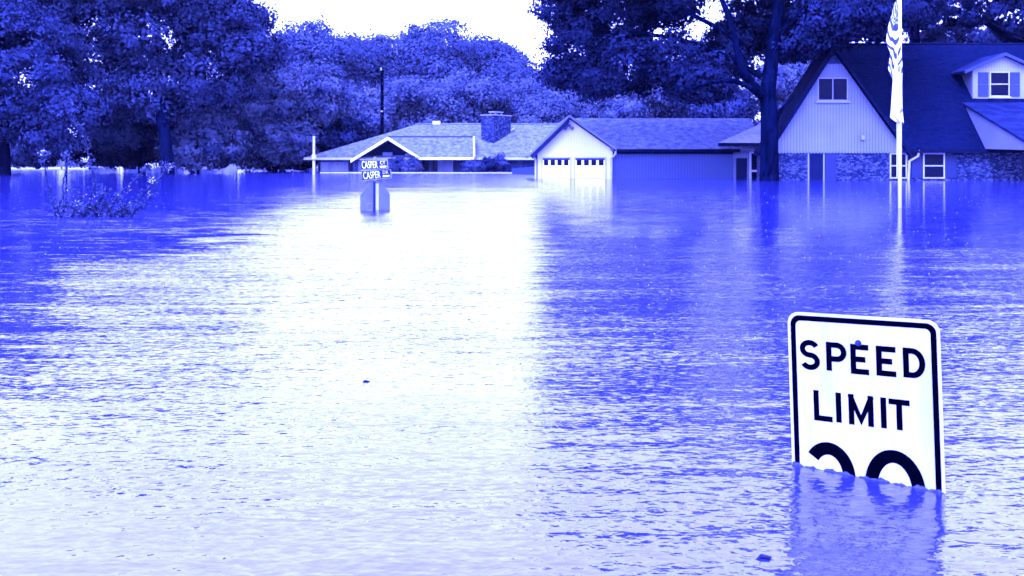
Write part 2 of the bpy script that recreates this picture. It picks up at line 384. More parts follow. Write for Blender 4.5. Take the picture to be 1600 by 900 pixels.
    lf = MB(); F.box(lf, u0 - .12, u0 + .12, -.26, -.063, z0 - .14, z0 + .14); lf.build('wall_lamp', M_frame, t)
    # downspout
    pts = [F.at(1436, 234, -.5), F.at(1434, 244, -.35), F.at(1421, 252, -.14), F.at(1419, 290, -.14)]
    vs = [-.5, -.4, -.14, -.14]
    MB().tube([F.w(p[0], v, p[1]) for p, v in zip(pts, vs)], .085, 8).build('downspout', M_trim, t)
    # dormer
    def onroof(px, py):
        return F.loc(hit(px, py, E, nrm))
    A = onroof(1519, 153); vD = A.y
    u0, zb = A.x, A.z; u1 = F.at(1606, 153, vD)[0]; zt_ = F.at(1519, 108, vD)[1]; ucm = F.at(1566, 84, vD)[0]; zcm = F.at(1566, 84, vD)[1] - .15
    u1 = 2 * ucm - u0
    dm = MB(); F.wall(dm, [(u0, zb - .1), (u1, zb - .1), (u1, zt_), (ucm, zcm), (u0, zt_)], vD - .05, .2)
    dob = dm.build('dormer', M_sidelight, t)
    def vroof(z): return vE + (z - zE) / (zRi - zE) * (vR - vE)
    for uu, e in ((u0, .12), (u1, -.12)):
        ck = MB(); ck.prism([F.w(uu, vD + .15, zb), F.w(uu, vD + .15, zt_), F.w(uu, vroof(zt_) + .1, zt_)], F.ex * e)
        ck.build('cheek', M_siding, dob)
    dr_ = MB(); ohd = .45; sld = (zcm - zt_) / (ucm - u0); zr = zcm + .2
    uo = u0 - .75; zo = zr - (ucm - uo) * sld
    vb = vroof(zr) + .05; vo = vroof(zo) + .02
    dr_.prism([F.w(uo, vD - ohd, zo), F.w(ucm, vD - ohd, zr), F.w(ucm, vb, zr), F.w(uo, vo, zo)], (0, 0, -.16))
    uo2 = 2 * ucm - uo
    dr_.prism([F.w(ucm + .003, vD - ohd, zr), F.w(uo2, vD - ohd, zo), F.w(uo2, vo, zo), F.w(ucm + .003, vb, zr)], (0, 0, -.16))
    drf = dr_.build('dormer_roof', M_roofdark2, dob)
    fb = MB()
    for a, b_ in ((uo, ucm), (ucm + .003, uo2)):
        za_ = zr - abs(a - ucm) * sld; zb_ = zr - abs(b_ - ucm) * sld
        fb.prism([F.w(a, vD - ohd - .05, za_), F.w(b_, vD - ohd - .05, zb_), F.w(b_, vD - ohd - .05, zb_ - .24), F.w(a, vD - ohd - .05, za_ - .24)], F.ey * .045)
    fb.build('fascia', M_shutter, drf)
    window(F, (1546, 112, 1577, 151), vD - .05, dob, M_trim, 'h', .08, True)
    for a, b_ in ((1528, 1544), (1578, 1593)):
        s_ = MB(); a0, a1, z0, z1 = rect(F, (a, 113, b_, 151), vD - .05)
        F.box(s_, a0, a1, vD - .11, vD - .053, z0, (z0 + z1) / 2 - .02); F.box(s_, a0, a1, vD - .11, vD - .053, (z0 + z1) / 2 + .02, z1)
        s_.build('shutter', M_shutter, dob)
    cb = MB(); F.box(cb, u0 + .003, u0 + .28, vD - .09, vD - .053, zb - .02, zt_ - .02); cb.build('corner_board', M_frame, dob)
    # lower roof breaking out of the main slope under the dormer
    T = onroof(1503, 160); B = onroof(1573, 233)
    uS = T.x; fe = F.loc(hit(1606, 222, F.w(uS, 0, 0), F.ex))
    pr = slab([F.w(uS, T.y, T.z), F.w(uS, fe.y, fe.z), F.w(uFar, fe.y, fe.z), F.w(uFar, T.y, T.z)], .17)
    pr.build('porch_roof', M_roofdark2, t)
    pk = MB()
    q1 = F.w(uS + .1, T.y - .35, T.z - .42)
    zc2 = fe.z
    pk.prism([F.w(uS + .1, T.y - .3, T.z - .36), F.w(uS + .1, fe.y + .25, fe.z - .06), F.w(uS + .1, fe.y + .25, zE - .12), F.w(uS + .1, vE, zE + .02)], F.ex * .12)
    pk.build('porch_cheek', M_siding, t)
    pp = MB(); F.box(pp, uS + .6, uS + .75, fe.y + .3, fe.y + .45, -1.6, fe.z - .2); pp.build('porch_post', M_frame, t)
    return F
FH = right_house()

# ---------------------------------------------------------------- garage with its wing
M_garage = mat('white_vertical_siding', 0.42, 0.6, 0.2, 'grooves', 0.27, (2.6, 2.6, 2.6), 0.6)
M_roofmid = mat('weathered_shingles', 0.060, 0.9, 0.05, 'noise', 0.125, (2.2, 2.2, 3), 0.95, 0.02)
M_rooflight = mat('pale_shingles', 0.26, 0.9, 0.1, 'noise', 0.16, (2.2, 2.2, 3), 0.8, 0.02)
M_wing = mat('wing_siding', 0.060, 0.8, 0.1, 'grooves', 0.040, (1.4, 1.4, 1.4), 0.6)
M_fascia = mat('fascia_paint', 0.10, 0.6, 0.2)
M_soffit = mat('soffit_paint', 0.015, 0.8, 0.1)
def garage():
    F = Frame(P(840, 279.5, 74), 0)
    t = thing('garage', F.w(6, 3, 0), 'white gabled garage with two windowed doors and a long low shingled wing', 'garage')
    ul = 0.0; ur = F.at(957, 279)[0]; ze = F.at(840, 234)[1]; um, za = F.at(889, 186)
    gw = MB(); F.wall(gw, [(ul, -1.6), (ur, -1.6), (ur, ze), (um, za), (ul, ze)], 0, .2); gw.build('gable_wall', M_garage, t)
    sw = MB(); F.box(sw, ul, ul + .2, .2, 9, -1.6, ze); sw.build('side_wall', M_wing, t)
    # roofs
    sll, sr = (za - ze) / (um - ul), (za - ze) / (ur - um); oh = .6; zt = za + .30
    D = 5.2
    def rp(u, v): return F.w(u, v, zt - ((u - um) * sr if u > um else (um - u) * sll))
    ol, orr = ul - .75, ur + .25
    rf = MB()
    rf.prism([rp(ol, -oh), rp(um, -oh), rp(um, 10), rp(ol, 10)], (0, 0, -.2))
    rf.prism([rp(um + .003, -oh), rp(orr, -oh), rp(orr, .2), rp(um + .003, D)], (0, 0, -.2))
    roof = rf.build('gable_roof', M_roofmid, t)
    bb = MB()
    for a, b_, q in ((ol, um, .17), (um + .003, orr, .2)):
        bb.prism([rp(a, -oh - .05), rp(b_, -oh - .05), rp(b_, -oh - .05) - Vector((0, 0, q)), rp(a, -oh - .05) - Vector((0, 0, q))], F.ey * .045)
    bb.build('barge_board', M_fascia, roof)
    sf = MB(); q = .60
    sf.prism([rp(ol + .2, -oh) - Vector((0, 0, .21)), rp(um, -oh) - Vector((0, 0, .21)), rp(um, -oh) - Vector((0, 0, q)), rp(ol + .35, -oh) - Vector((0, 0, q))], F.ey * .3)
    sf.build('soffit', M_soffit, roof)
    # wing
    uW = F.at(1146, 279)[0]
    vE = -.35; zE = F.at(1000, 232.5, vE)[1]; vR = D; uRr, zRr = F.at(1190, 182, vR); uRl = F.at(889, 179, vR)[0]
    zRr = zt - 0.02
    wr = slab([F.w(orr - .25, vE, zE), F.w(uW + 2.5, vE, zE), F.w(uW + 2.5, vR, zRr), F.w(uRl, vR, zRr)], .2)
    wr.prism([F.w(uRl, vR + .003, zRr), F.w(uW + 2.5, vR + .003, zRr), F.w(uW + 2.5, 2 * vR, zE), F.w(uRl, 2 * vR, zE)], (0, 0, -.2))
    wro = wr.build('wing_roof', M_roofmid, t)
    fb = MB(); F.box(fb, orr - .2, uW + .4, vE - .1, vE - .004, zE - .24, zE - .02); fb.build('gutter', M_darktrim, wro)
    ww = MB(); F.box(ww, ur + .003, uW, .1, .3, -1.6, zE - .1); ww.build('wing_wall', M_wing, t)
    fz = MB(); F.box(fz, ur + .3, uW, .02, .097, zE - .38, zE - .15); fz.build('frieze_board', M_darktrim, t)
    # doors
    for (a, b_) in ((848, 890), (899, 945)):
        u0, u1, z0, z1 = rect(F, (a, 247, b_, 290), 0); z0 = -1.2
        fm = MB(); F.box(fm, u0 - .12, u0, -.06, -.003, z0, z1 + .1); F.box(fm, u1, u1 + .12, -.06, -.003, z0, z1 + .1); F.box(fm, u0, u1, -.06, -.003, z1, z1 + .1)
        hd = MB(); F.box(hd, u0 + .003, u1 - .003, -.045, -.004, z1 - .15, z1 - .004)
        dm = MB(); F.box(dm, u0 + .003, u1 - .003, -.03, -.004, z0, z1 - .155)
        zz = z1 - .08
        d = dm.build('garage_door', M_white, t)
        fm.build('door_frame', M_trim, d); hd.build('door_header', M_panel, d)
        for k in range(3):
            zl = z1 - .98 - .53 * k
            s_ = MB(); F.box(s_, u0 + .05, u1 - .05, -.042, -.0305, zl - .012, zl + .012); s_.build('panel_joint', M_fascia, d)
        wz = F.at(a, 250, 0)[1]; wz0 = F.at(a, 258.5, 0)[1]; ww_ = (u1 - u0) / 4
        for k in range(4):
            c = u0 + ww_ * (k + .5) + .0
            s_ = MB(); F.box(s_, c - ww_ * .33, c + ww_ * .33, -.040, -.0305, wz0, wz); s_.build('window', M_glass, d)
    # lamp under the peak
    u0, z0 = F.at(889, 199, 0)
    lm = MB(); F.box(lm, u0 - .12, u0 + .12, -.12, -.003, z0 + .05, z0 + .25)
    lm.tube([F.w(u0 - .05, -.1, z0 + .1), F.w(u0 - .30, -.35, z0 - .08)], [.06, .16], 10); lm.tube([F.w(u0 + .05, -.1, z0 + .1), F.w(u0 + .25, -.32, z0 - .1)], [.06, .14], 10)
    lm.build('flood_lamp', M_fascia, t)
    # downspouts
    for px in ((830, 236, 837, 250), (962, 236, 955, 248)):
        a = F.at(px[0], px[1], -.5); b_ = F.at(px[2], px[3], -.12)
        MB().tube([F.w(a[0], -.45, a[1]), F.w(a[0], -.38, a[1] - .2), F.w(b_[0], -.12, b_[1]), F.w(b_[0], -.12, -1)], .08, 8).build('downspout', M_trim, t)
    # entry porch at the wing's end
    vP = -1.3
    uA, zA = F.at(1122, 223, vP); uB = F.at(1190, 221, vP)[0] + 1.5; zA += .0
    vT = 3.0
    # the porch hip: rises towards the house behind the tree
    top = F.loc(P(1192, 185, 77.5))
    uTop, vTop, zTop = top.x + .8, top.y, top.z
    slp = slab([F.w(uA, vP, zA), F.w(uB, vP, zA), F.w(uB + .6, vTop, zTop), F.w(uTop, vTop, zTop)], .16)
    pr = slp.build('porch_roof', M_rooflight, t)
    fb = MB(); F.box(fb, uA, uB, vP - .08, vP - .004, zA - .26, zA - .01); fb.build('gutter', M_darktrim, pr)
    pw = MB(); F.box(pw, uW + .003, uB, .25, .4, -1.6, zA - .12); pw.build('porch_wall', M_siding, t)
    u0, u1, z0, z1 = rect(F, (1150, 247, 1167, 290), .25)
    d = MB(); F.box(d, u0, u1, .19, .247, -1.3, z1); d.build('door', M_darkin, t)
    u0, u1, z0, z1 = rect(F, (1171, 237, 1193, 290), .05)
    f = MB(); z0 = -.6; fw = .13
    F.box(f, u0, u0 + fw, 0, .06, z0, z1); F.box(f, u1 - fw, u1, 0, .06, z0, z1); F.box(f, u0 + fw, u1 - fw, 0, .06, z1 - fw, z1)
    zm = F.at(1180, 267, .05)[1]; F.box(f, u0 + fw, u1 - fw, 0, .06, zm - .07, zm + .07)
    w = f.build('storm_door', M_trim, t)
    p = MB(); F.box(p, u0 + fw + .002, u1 - fw - .002, .02, .04, z0, z1 - fw - .002); p.build('pane', M_glass, w)
garage()

# ---------------------------------------------------------------- ranch house
M_roofranch = mat('sunbleached_shingles', 0.060, 0.9, 0.05, 'noise', 0.125, (1.9, 1.9, 2.5), 0.9, 0.02)
M_ranchwall = mat('ranch_panels', 0.07, 0.8, 0.1, 'noise', 0.03, (0.8, 0.8, 0.2))
M_ranchlight = mat('light_panels', 0.15, 0.8, 0.1, 'noise', 0.10, (1.5, 1.5, .3))
M_chim = mat('chimney_stone', 0.018, 0.9, 0.05, 'stone', 0.085, (4, 4, 6.0), 0.8, 0.03)
def ranch():
    F = Frame(P(476, 269, 112), 0)
    t = thing('ranch_house', F.w(14, 5, 0), 'low ranch house with broad pale shingle roof, porch gable and stone chimney', 'house')
    vE = 0.0
    def S(px, py, v): u, z = F.at(px, py, v); return F.w(u, v, z)
    zE = F.at(600, 246.5, 0)[1]; vR = 9.0; u1, zR = F.at(652, 194, vR)
    uT = F.at(475, 247, 0)[0]; uEnd = F.at(905, 247, 0)[0]; zc = zE
    rf = slab([F.w(uT, 0, zE), F.w(uEnd, 0, zE), F.w(uEnd, vR, zR), F.w(u1, vR, zR)], .22)
    rf.prism([F.w(uT, 0, zE), F.w(u1, vR, zR), F.w(uT, 2 * vR, zE)], (0, 0, -.2))
    rf.prism([F.w(u1, vR + .003, zR), F.w(uEnd, vR + .003, zR), F.w(uEnd, 2 * vR, zE), F.w(uT, 2 * vR + .003, zE)], (0, 0, -.2))
    roof = rf.build('main_roof', M_roofranch, t)
    fc = MB(); F.box(fc, uT, uEnd, -.08, -.004, zE - .24, zE + .02); fc.build('fascia', M_trim, roof)
    MB().tube([F.w(u1, vR, zR + .03), F.w(uEnd, vR, zR + .03)], .12, 6).build('ridge_cap', M_roofmid, roof)
    vt = S(682, 193, vR); v_ = MB(); v_.box(vt + Vector((-.45, -.2, -.1)), vt + Vector((.45, .2, .3))); v_.build('roof_vent', M_white, roof)
    # front wing with the porch gable
    vF = -1.6; zF = F.at(700, 246, vF)[1]; vW = 2.6
    uWl, zW = F.at(606, 214, vW); uWr = F.at(740, 214, vW)[0]; uFr = F.at(741, 246, vF)[0]
    uG = F.at(657, 246, vF)[0]; uG0 = F.at(552, 250, vF)[0]; umg, zmg = F.at(606, 214.5, vF)
    wr = slab([F.w(uG, vF, zF), F.w(uFr, vF, zF), F.w(uWr, vW, zW), F.w(uWl, vW, zW + .0)], .2)
    wr.prism([F.w(uWl, vW + .003, zW), F.w(uWr, vW + .003, zW), F.w(uWr, 5.2, zW - 1.0), F.w(uWl, 5.2, zW - 1.0)], (0, 0, -.2))
    wr.prism([F.w(uG0, vF, zF - .1), F.w(umg, vF, zmg), F.w(umg, 4.5, zmg), F.w(uG0, 4.5, zF - .1)], (0, 0, -.2))
    wr.prism([F.w(umg + .003, vF, zmg), F.w(uG - .003, vF, zF), F.w(uG - .003, vF + .3, zF), F.w(umg + .003, vW - .1, zmg)], (0, 0, -.2))
    wro = wr.build('porch_roof', M_roofranch, t)
    MB().tube([F.w(uWl, vW, zW + .02), F.w(uWr, vW, zW + .02)], .11, 6).build('ridge_cap', M_panel, wro)
    MB().tube([F.w(uWr + .02, vW, zW + .02), F.w(uFr + .02, vF, zF + .02)], .13, 6).build('valley_flashing', M_trim, wro)
    bb = MB()
    for (ua, za_, ub, zb_) in ((uG0 - .3, zF - .25, umg, zmg + .05), (umg + .003, zmg + .05, uG, zF + .02)):
        bb.prism([F.w(ua, vF - .06, za_), F.w(ub, vF - .06, zb_), F.w(ub, vF - .06, zb_ - .34), F.w(ua, vF - .06, za_ - .34)], F.ey * .055)
    F.box(bb, uG + .003, uFr, vF - .06, vF - .005, zF - .26, zF + .02)
    bb.build('barge_board', M_white, wro)
    # walls
    wl_ = MB(); F.box(wl_, uT + 1.6, uEnd, 1.2, 1.4, -1.6, zE - .12); wl_.build('front_wall', M_ranchwall, t)
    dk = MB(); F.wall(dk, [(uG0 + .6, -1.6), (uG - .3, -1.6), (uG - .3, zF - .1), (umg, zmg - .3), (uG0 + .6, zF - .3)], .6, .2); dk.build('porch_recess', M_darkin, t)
    for a, b_, c, d_ in ((598, 613, 238, 270), (633, 648, 240, 270), (684, 708, 249, 268), (560, 572, 251, 268)):
        u0, u1_, z0, z1 = rect(F, (a, c, b_, d_), .55); q = MB(); F.box(q, u0, u1_, .5, .59, -1, z1); q.build('wall_panel', M_ranchlight, t)
    for a, b_ in ((660, 670), (676, 683), (545, 552), (497, 501), (770, 776), (835, 846)):
        u0, u1_, z0, z1 = rect(F, (a, 249.5, b_, 268), 1.1); q = MB(); F.box(q, u0, u1_, 1.1, 1.19, z0, z1); q.build('window', M_glass, t)
    u0, u1_, z0, z1 = rect(F, (500, 253, 544, 268), 1.1); q = MB(); F.box(q, u0, u1_, 1.1, 1.19, z0, z1); q.build('wall_panel', M_ranchlight, t)
    for a in (553, 657, 741):
        u0, z0 = F.at(a, 255, vF + .3); q = MB(); F.box(q, u0 - .08, u0 + .08, vF + .25, vF + .41, -1.6, zF - .2); q.build('porch_post', M_panel, t)
    # chimney, turned on the roof
    ct = P(775, 181, 117.0); cz = ct.z
    c = MB(); a = R(-35)
    e1 = Vector((math.cos(a), math.sin(a), 0)); e2 = Vector((-math.sin(a), math.cos(a), 0))
    cc = Vector((ct.x, 117.6, 0)); hw, hd = 0.95, 1.55
    # corners
    def cor(s1, s2, k=1.0): return cc + e1 * (s1 * hw * k) + e2 * (s2 * hd * k)
    hw, hd = .92, 1.75
    c.prism([cor(-1, -1) + Vector((0, 0, 1.8)), cor(1, -1) + Vector((0, 0, 1.8)), cor(1, 1) + Vector((0, 0, 1.8)), cor(-1, 1) + Vector((0, 0, 1.8))], (0, 0, cz - 1.8))
    ch = c.build('chimney', M_chim, t)
    c = MB(); c.prism([cor(-1, -1, 1.06) + Vector((0, 0, cz)), cor(1, -1, 1.06) + Vector((0, 0, cz)), cor(1, 1, 1.06) + Vector((0, 0, cz)), cor(-1, 1, 1.06) + Vector((0, 0, cz))], (0, 0, .12))
    c.build('cap_stone', M_frame, ch)
    c = MB(); q = Vector((0, 0, cz + .12))
    for s1 in (-1, 1):
        for s2 in (-1, 1):
            c.prism([cor(s1 * .35 - .05, s2 * .35 - .05) + q, cor(s1 * .35 + .05, s2 * .35 - .05) + q, cor(s1 * .35 + .05, s2 * .35 + .05) + q, cor(s1 * .35 - .05, s2 * .35 + .05) + q], (0, 0, .28))
    q = Vector((0, 0, cz + .40))
    c.prism([cor(-.5, -.5) + q, cor(.5, -.5) + q, cor(.5, .5) + q, cor(-.5, .5) + q], (0, 0, .12)); c.build('chimney_hood', M_frame, ch)
    n_ = Vector((0, zE - zR, vR)).normalized()
    E = F.w(0, 0, zE)
    a1 = hit(771, 222, E, n_); a2 = hit(803, 203, E, n_)
    MB().tube([a1 + Vector((0, 0, .15)), a2 + Vector((0, 0, .15))], .10, 6).build('flashing', M_trim, ch)
    a1 = hit(738, 226, E, n_); a2 = hit(739, 243, E, n_)
ranch()

def simple(name, mb, m, label, cat, group=None, smooth=False):
    o = mb.build(name, m, None, smooth)
    # move the origin to the base
    me = o.data; n = len(me.vertices); a = np.empty(n * 3); me.vertices.foreach_get('co', a); a = a.reshape(-1, 3)
    c = Vector((float(a[:, 0].mean()), float(a[:, 1].mean()), float(a[:, 2].min())))
    me.transform(Matrix.Translation(-c)); o.location = c
    return tag(o, label, cat, group)

# low wall, panel and slabs along the flooded front gardens
q = MB(); a = P(500, 268, 106); b_ = P(836, 269, 103)
q.prism([(a.x, a.y, -1), (b_.x, b_.y, -1), (b_.x, b_.y + .3, -1), (a.x, a.y + .3, -1)], (0, 0, 1.10))
simple('garden_wall', q, M_trim, 'low white garden wall just above the water before the ranch house', 'wall')
q = MB(); a = P(800, 263, 100); b_ = P(836, 260, 97)
q.prism([(a.x, a.y, -1), (b_.x, b_.y, -1), (b_.x, b_.y, P(836, 260.5, 97).z), (a.x, a.y, P(800, 263.5, 100).z)], (.02, .12, 0))
simple('fence_panel', q, M_shutter, 'dark sloping fence panel between ranch house and white garage', 'fence')
# pale debris by the far bank
q = MB(); c = G(358, 262.5); c = P(357, 262, 160)
q.box((c.x - 3.2, c.y, -.3), (c.x + 3.0, c.y + 2, .28)); q.prism([(c.x - 1.0, c.y + .4, .285), (c.x + 1.2, c.y + .4, .285), (c.x + .9, c.y + .4, .95), (c.x - .8, c.y + .4, .95)], (0, 1, 0))
q.prism([(c.x - 7.5, c.y + .2, -.2), (c.x - 3.2, c.y + .2, -.2), (c.x - 3.2, c.y + .2, .22)], (0, 1.2, 0)); q.box((c.x + 3.0, c.y + .3, -.3), (c.x + 9, c.y + 1.5, .12))
simple('debris', q, M_fascia, 'pale box and boards stranded low in the water below the trees', 'debris')
q = MB(); c = P(50, 266, 100)
c = P(104, 262, 150); q.prism([(c.x - 16, c.y, -.5), (c.x + 3, c.y, -.5), (c.x + 2.6, c.y, .24), (c.x - 16, c.y, .24)], (0, 2, 0))  # pale slab added in place of a strip of water bright with sky
simple('pale_water_strip', q, M_trim, 'long pale slab standing in for a sky-bright strip of water behind the drowned shrub', 'wall')

# ---------------------------------------------------------------- posts
M_post = mat('bleached_post', 0.42, 0.7, 0.2, 'noise', 0.25, (4, 4, 3))
q = MB(); a = P(490.5, 214, 96); b_ = Vector((P(490.5, 262, 96).x, 96, -1.5))
q.tube([b_, a], [.14, .11], 10); m = P(491, 245, 96)
q.tube([m + Vector((0, -.1, -.22)), m + Vector((0, -.1, .22))], .22, 10)
q.tube([a, a + Vector((0, 0, .08))], [.14, .08], 10)
simple('marker_post', q, M_post, 'pale bleached post standing in water at the end of the ranch roof', 'post')
q = MB(); a = P(597, 110, 127); q.tube([(a.x, 127, -1.5), a], [.26, .20], 12)
pole = thing('utility_pole', (a.x, 127, -1.5), 'tall dark utility pole rising behind the ranch house roof', 'utility pole')
q.build('shaft', mat('creosoted_wood', .0025, .9, .0), pole)
q = MB(); q.tube([a + Vector((-.1, -.2, 0)), a + Vector((-.1, -.2, .35))], [.11, .07], 8); q.build('insulator', M_trim, pole); q = MB(); q.tube([P(597, 175, 127) + Vector((0, -.25, 0)), P(597, 173, 127) + Vector((0, -.25, 0))], .16, 8)
q.build('insulator', M_trim, pole)
q = MB(); e = Vector((-75, 150, 9)); s_ = P(597, 165, 127)
q.tube([s_.lerp(e, k / 12) + Vector((0, 0, -4 * (k / 12) * (1 - k / 12) * 1.3)) for k in range(13)], .03, 5); q.build('wire', M_bark, pole)

# ---------------------------------------------------------------- street sign with the stop sign's back
M_alu = mat('sign_back_metal', 0.115, 0.55, 0.3, 'noise', 0.09, (3, 3, 3))
M_blade = mat('street_blade_paint', 0.028, 0.6, 0.05)
M_letter = mat('white_lettering', 0.55, 0.5, 0.2)
M_bladeedge = mat('blade_edge', 0.16, 0.5, 0.3)
M_chan = mat('channel_post', 0.38, 0.5, 0.3, 'noise', 0.3, (5, 5, 5))
def text_mesh(s, width, height, depth):
    cu = bpy.data.curves.new('lettering', 'FONT'); cu.body = s; cu.extrude = 0.02; cu.offset = 0.0; cu.resolution_u = 3
    o = bpy.data.objects.new('lettering', cu); col.objects.link(o)
    dg = bpy.context.evaluated_depsgraph_get(); me = o.evaluated_get(dg).to_mesh()
    v = np.array([tuple(x.co) for x in me.vertices]); f = [tuple(p.vertices) for p in me.polygons]
    o.evaluated_get(dg).to_mesh_clear(); bpy.data.objects.remove(o)
    lo, hi = v.min(0), v.max(0)
    v = (v - lo) / (hi - lo + 1e-9) * np.array([width, height, depth])
    return v, f
def street_sign():
    Ys = 27.4
    base = G(588, 328); base = Vector((base.x, Ys, 0))
    t = thing('street_sign', (base.x, Ys, -1.2), 'street name blades over the back of a stop sign on a half drowned post', 'street sign')
    k = Ys / FPX
    a = R(54)       # octagon turned: its left side is nearer
    e = Vector((math.cos(a), math.sin(a), 0)); n_ = Vector((math.sin(a), -math.cos(a), 0))
    cx = base + Vector((0, 0, 0))
    # octagon, radius from 43 px across
    hw = 33 * k; ctop = P(588, 285, Ys).z; cz = ctop - hw
    o8 = []
    s = hw * .414
    for (x, z) in ((-s, hw), (s, hw), (hw, s), (hw, -s), (s, -hw), (-s, -hw), (-hw, -s), (-hw, s)):
        o8.append(cx + e * x + Vector((0, 0, cz + z)))
    MB().prism(o8, -n_ * .012).build('stop_sign_back', M_alu, t)
    # channel post in front of the plate back
    c = MB(); top = P(588, 270, Ys).z
    for (x0, x1, d0, d1) in ((-.045, .045, .03, .04), (-.065, -.045, .0, .04), (.045, .065, .0, .04)):
        x0 += .03; x1 += .03
        p = [cx + e * x0 + n_ * d0, cx + e * x1 + n_ * d0, cx + e * x1 + n_ * d1, cx + e * x0 + n_ * d1]
        c.prism([q_ + Vector((0, 0, -1.2)) for q_ in p], (0, 0, ctop - .03 + 1.2))
    c.build('post', M_chan, t)
    c = MB(); p = [cx + e * -.085 + n_ * .005, cx + e * -.040 + n_ * .005, cx + e * -.040 + n_ * .05, cx + e * -.085 + n_ * .05]
    c.prism([q_ + Vector((0, 0, -1.2)) for q_ in p], (0, 0, ctop + .03 + 1.2)); c.build('post_flange', M_blade, t)
    # sticker
    c = MB(); x0, z0, x1, z1 = -.34, cz - .19, -.14, cz + .02
    for (a0, b0, a1, b1) in ((x0, z0, x1, z0 + .02), (x0, z1 - .02, x1, z1), (x0, z0 + .02, x0 + .015, z1 - .02), (x1 - .015, z0 + .02, x1, z1 - .02)):
        c.prism([cx + e * a0 + Vector((0, 0, b0)) + n_ * .002, cx + e * a1 + Vector((0, 0, b0)) + n_ * .002, cx + e * a1 + Vector((0, 0, b1)) + n_ * .002, cx + e * a0 + Vector((0, 0, b1)) + n_ * .002], n_ * .004)
    c.build('sticker', M_bladeedge, t)
    # blades
    for bi, (TL, TR, BR, BL, suf, words) in enumerate((((563, 249), (606, 250.5), (607, 263.5), (564.5, 266), 'CT', 'CASPER'), ((565, 266.5), (611, 264.5), (612, 278), (566.5, 282.5), 'DR', 'CASPER'))):
        an = R(-18 if bi == 0 else 14)
        yv = Vector((-math.sin(an), math.cos(an), 0)); p0 = cx + Vector((0, -.05, 0))
        c4 = [hit(px, py, p0, yv) for px, py in (TL, TR, BR, BL)]
        MB().prism(c4, yv * .012).build('name_blade', M_blade, t)
        bl = col.objects[-1]
        def on(u, w): 
            tp = c4[0].lerp(c4[1], u); bt = c4[3].lerp(c4[2], u); return bt.lerp(tp, w)
        nb = -yv
        bd = MB()
        for (ua, wa, ub, wb) in ((0, .93, 1, 1), (0, 0, 1, .05), (.97, .05, 1, .93)):
            bd.prism([on(ua, wa) + nb * .002, on(ub, wa) + nb * .002, on(ub, wb) + nb * .002, on(ua, wb) + nb * .002], nb * .003)
        bd.build('border', M_bladeedge, bl)
        def put(txt, ua, ub, wa, wb):
            v, f = text_mesh(txt, 1, 1, .004); m_ = MB()
            m_.v = [on(ua + (ub - ua) * x, wa + (wb - wa) * y) + nb * (.003 + z) for x, y, z in v]; m_.f = f
            m_.build('lettering', M_letter, bl)
        put(words, .04, .62, .14, .86); put(suf, .71, .90, .52, .88)
        b2 = MB(); b2.prism([on(.70, .18) + nb * .003, on(.93, .18) + nb * .003, on(.93, .36) + nb * .003, on(.70, .36) + nb * .003], nb * .003); b2.build('number_bar', M_letter, bl)
    c = MB(); zz = P(588, 246, Ys).z; c.tube([cx + Vector((0, 0, top - .3)), cx + Vector((0, 0, zz - .05))], .03, 8)
    c.tube([cx + Vector((-.01, 0, zz - .06)), cx + Vector((-.01, 0, zz + .02))], [.06, .03], 8); c.build('blade_bracket', M_alu, t)
street_sign()

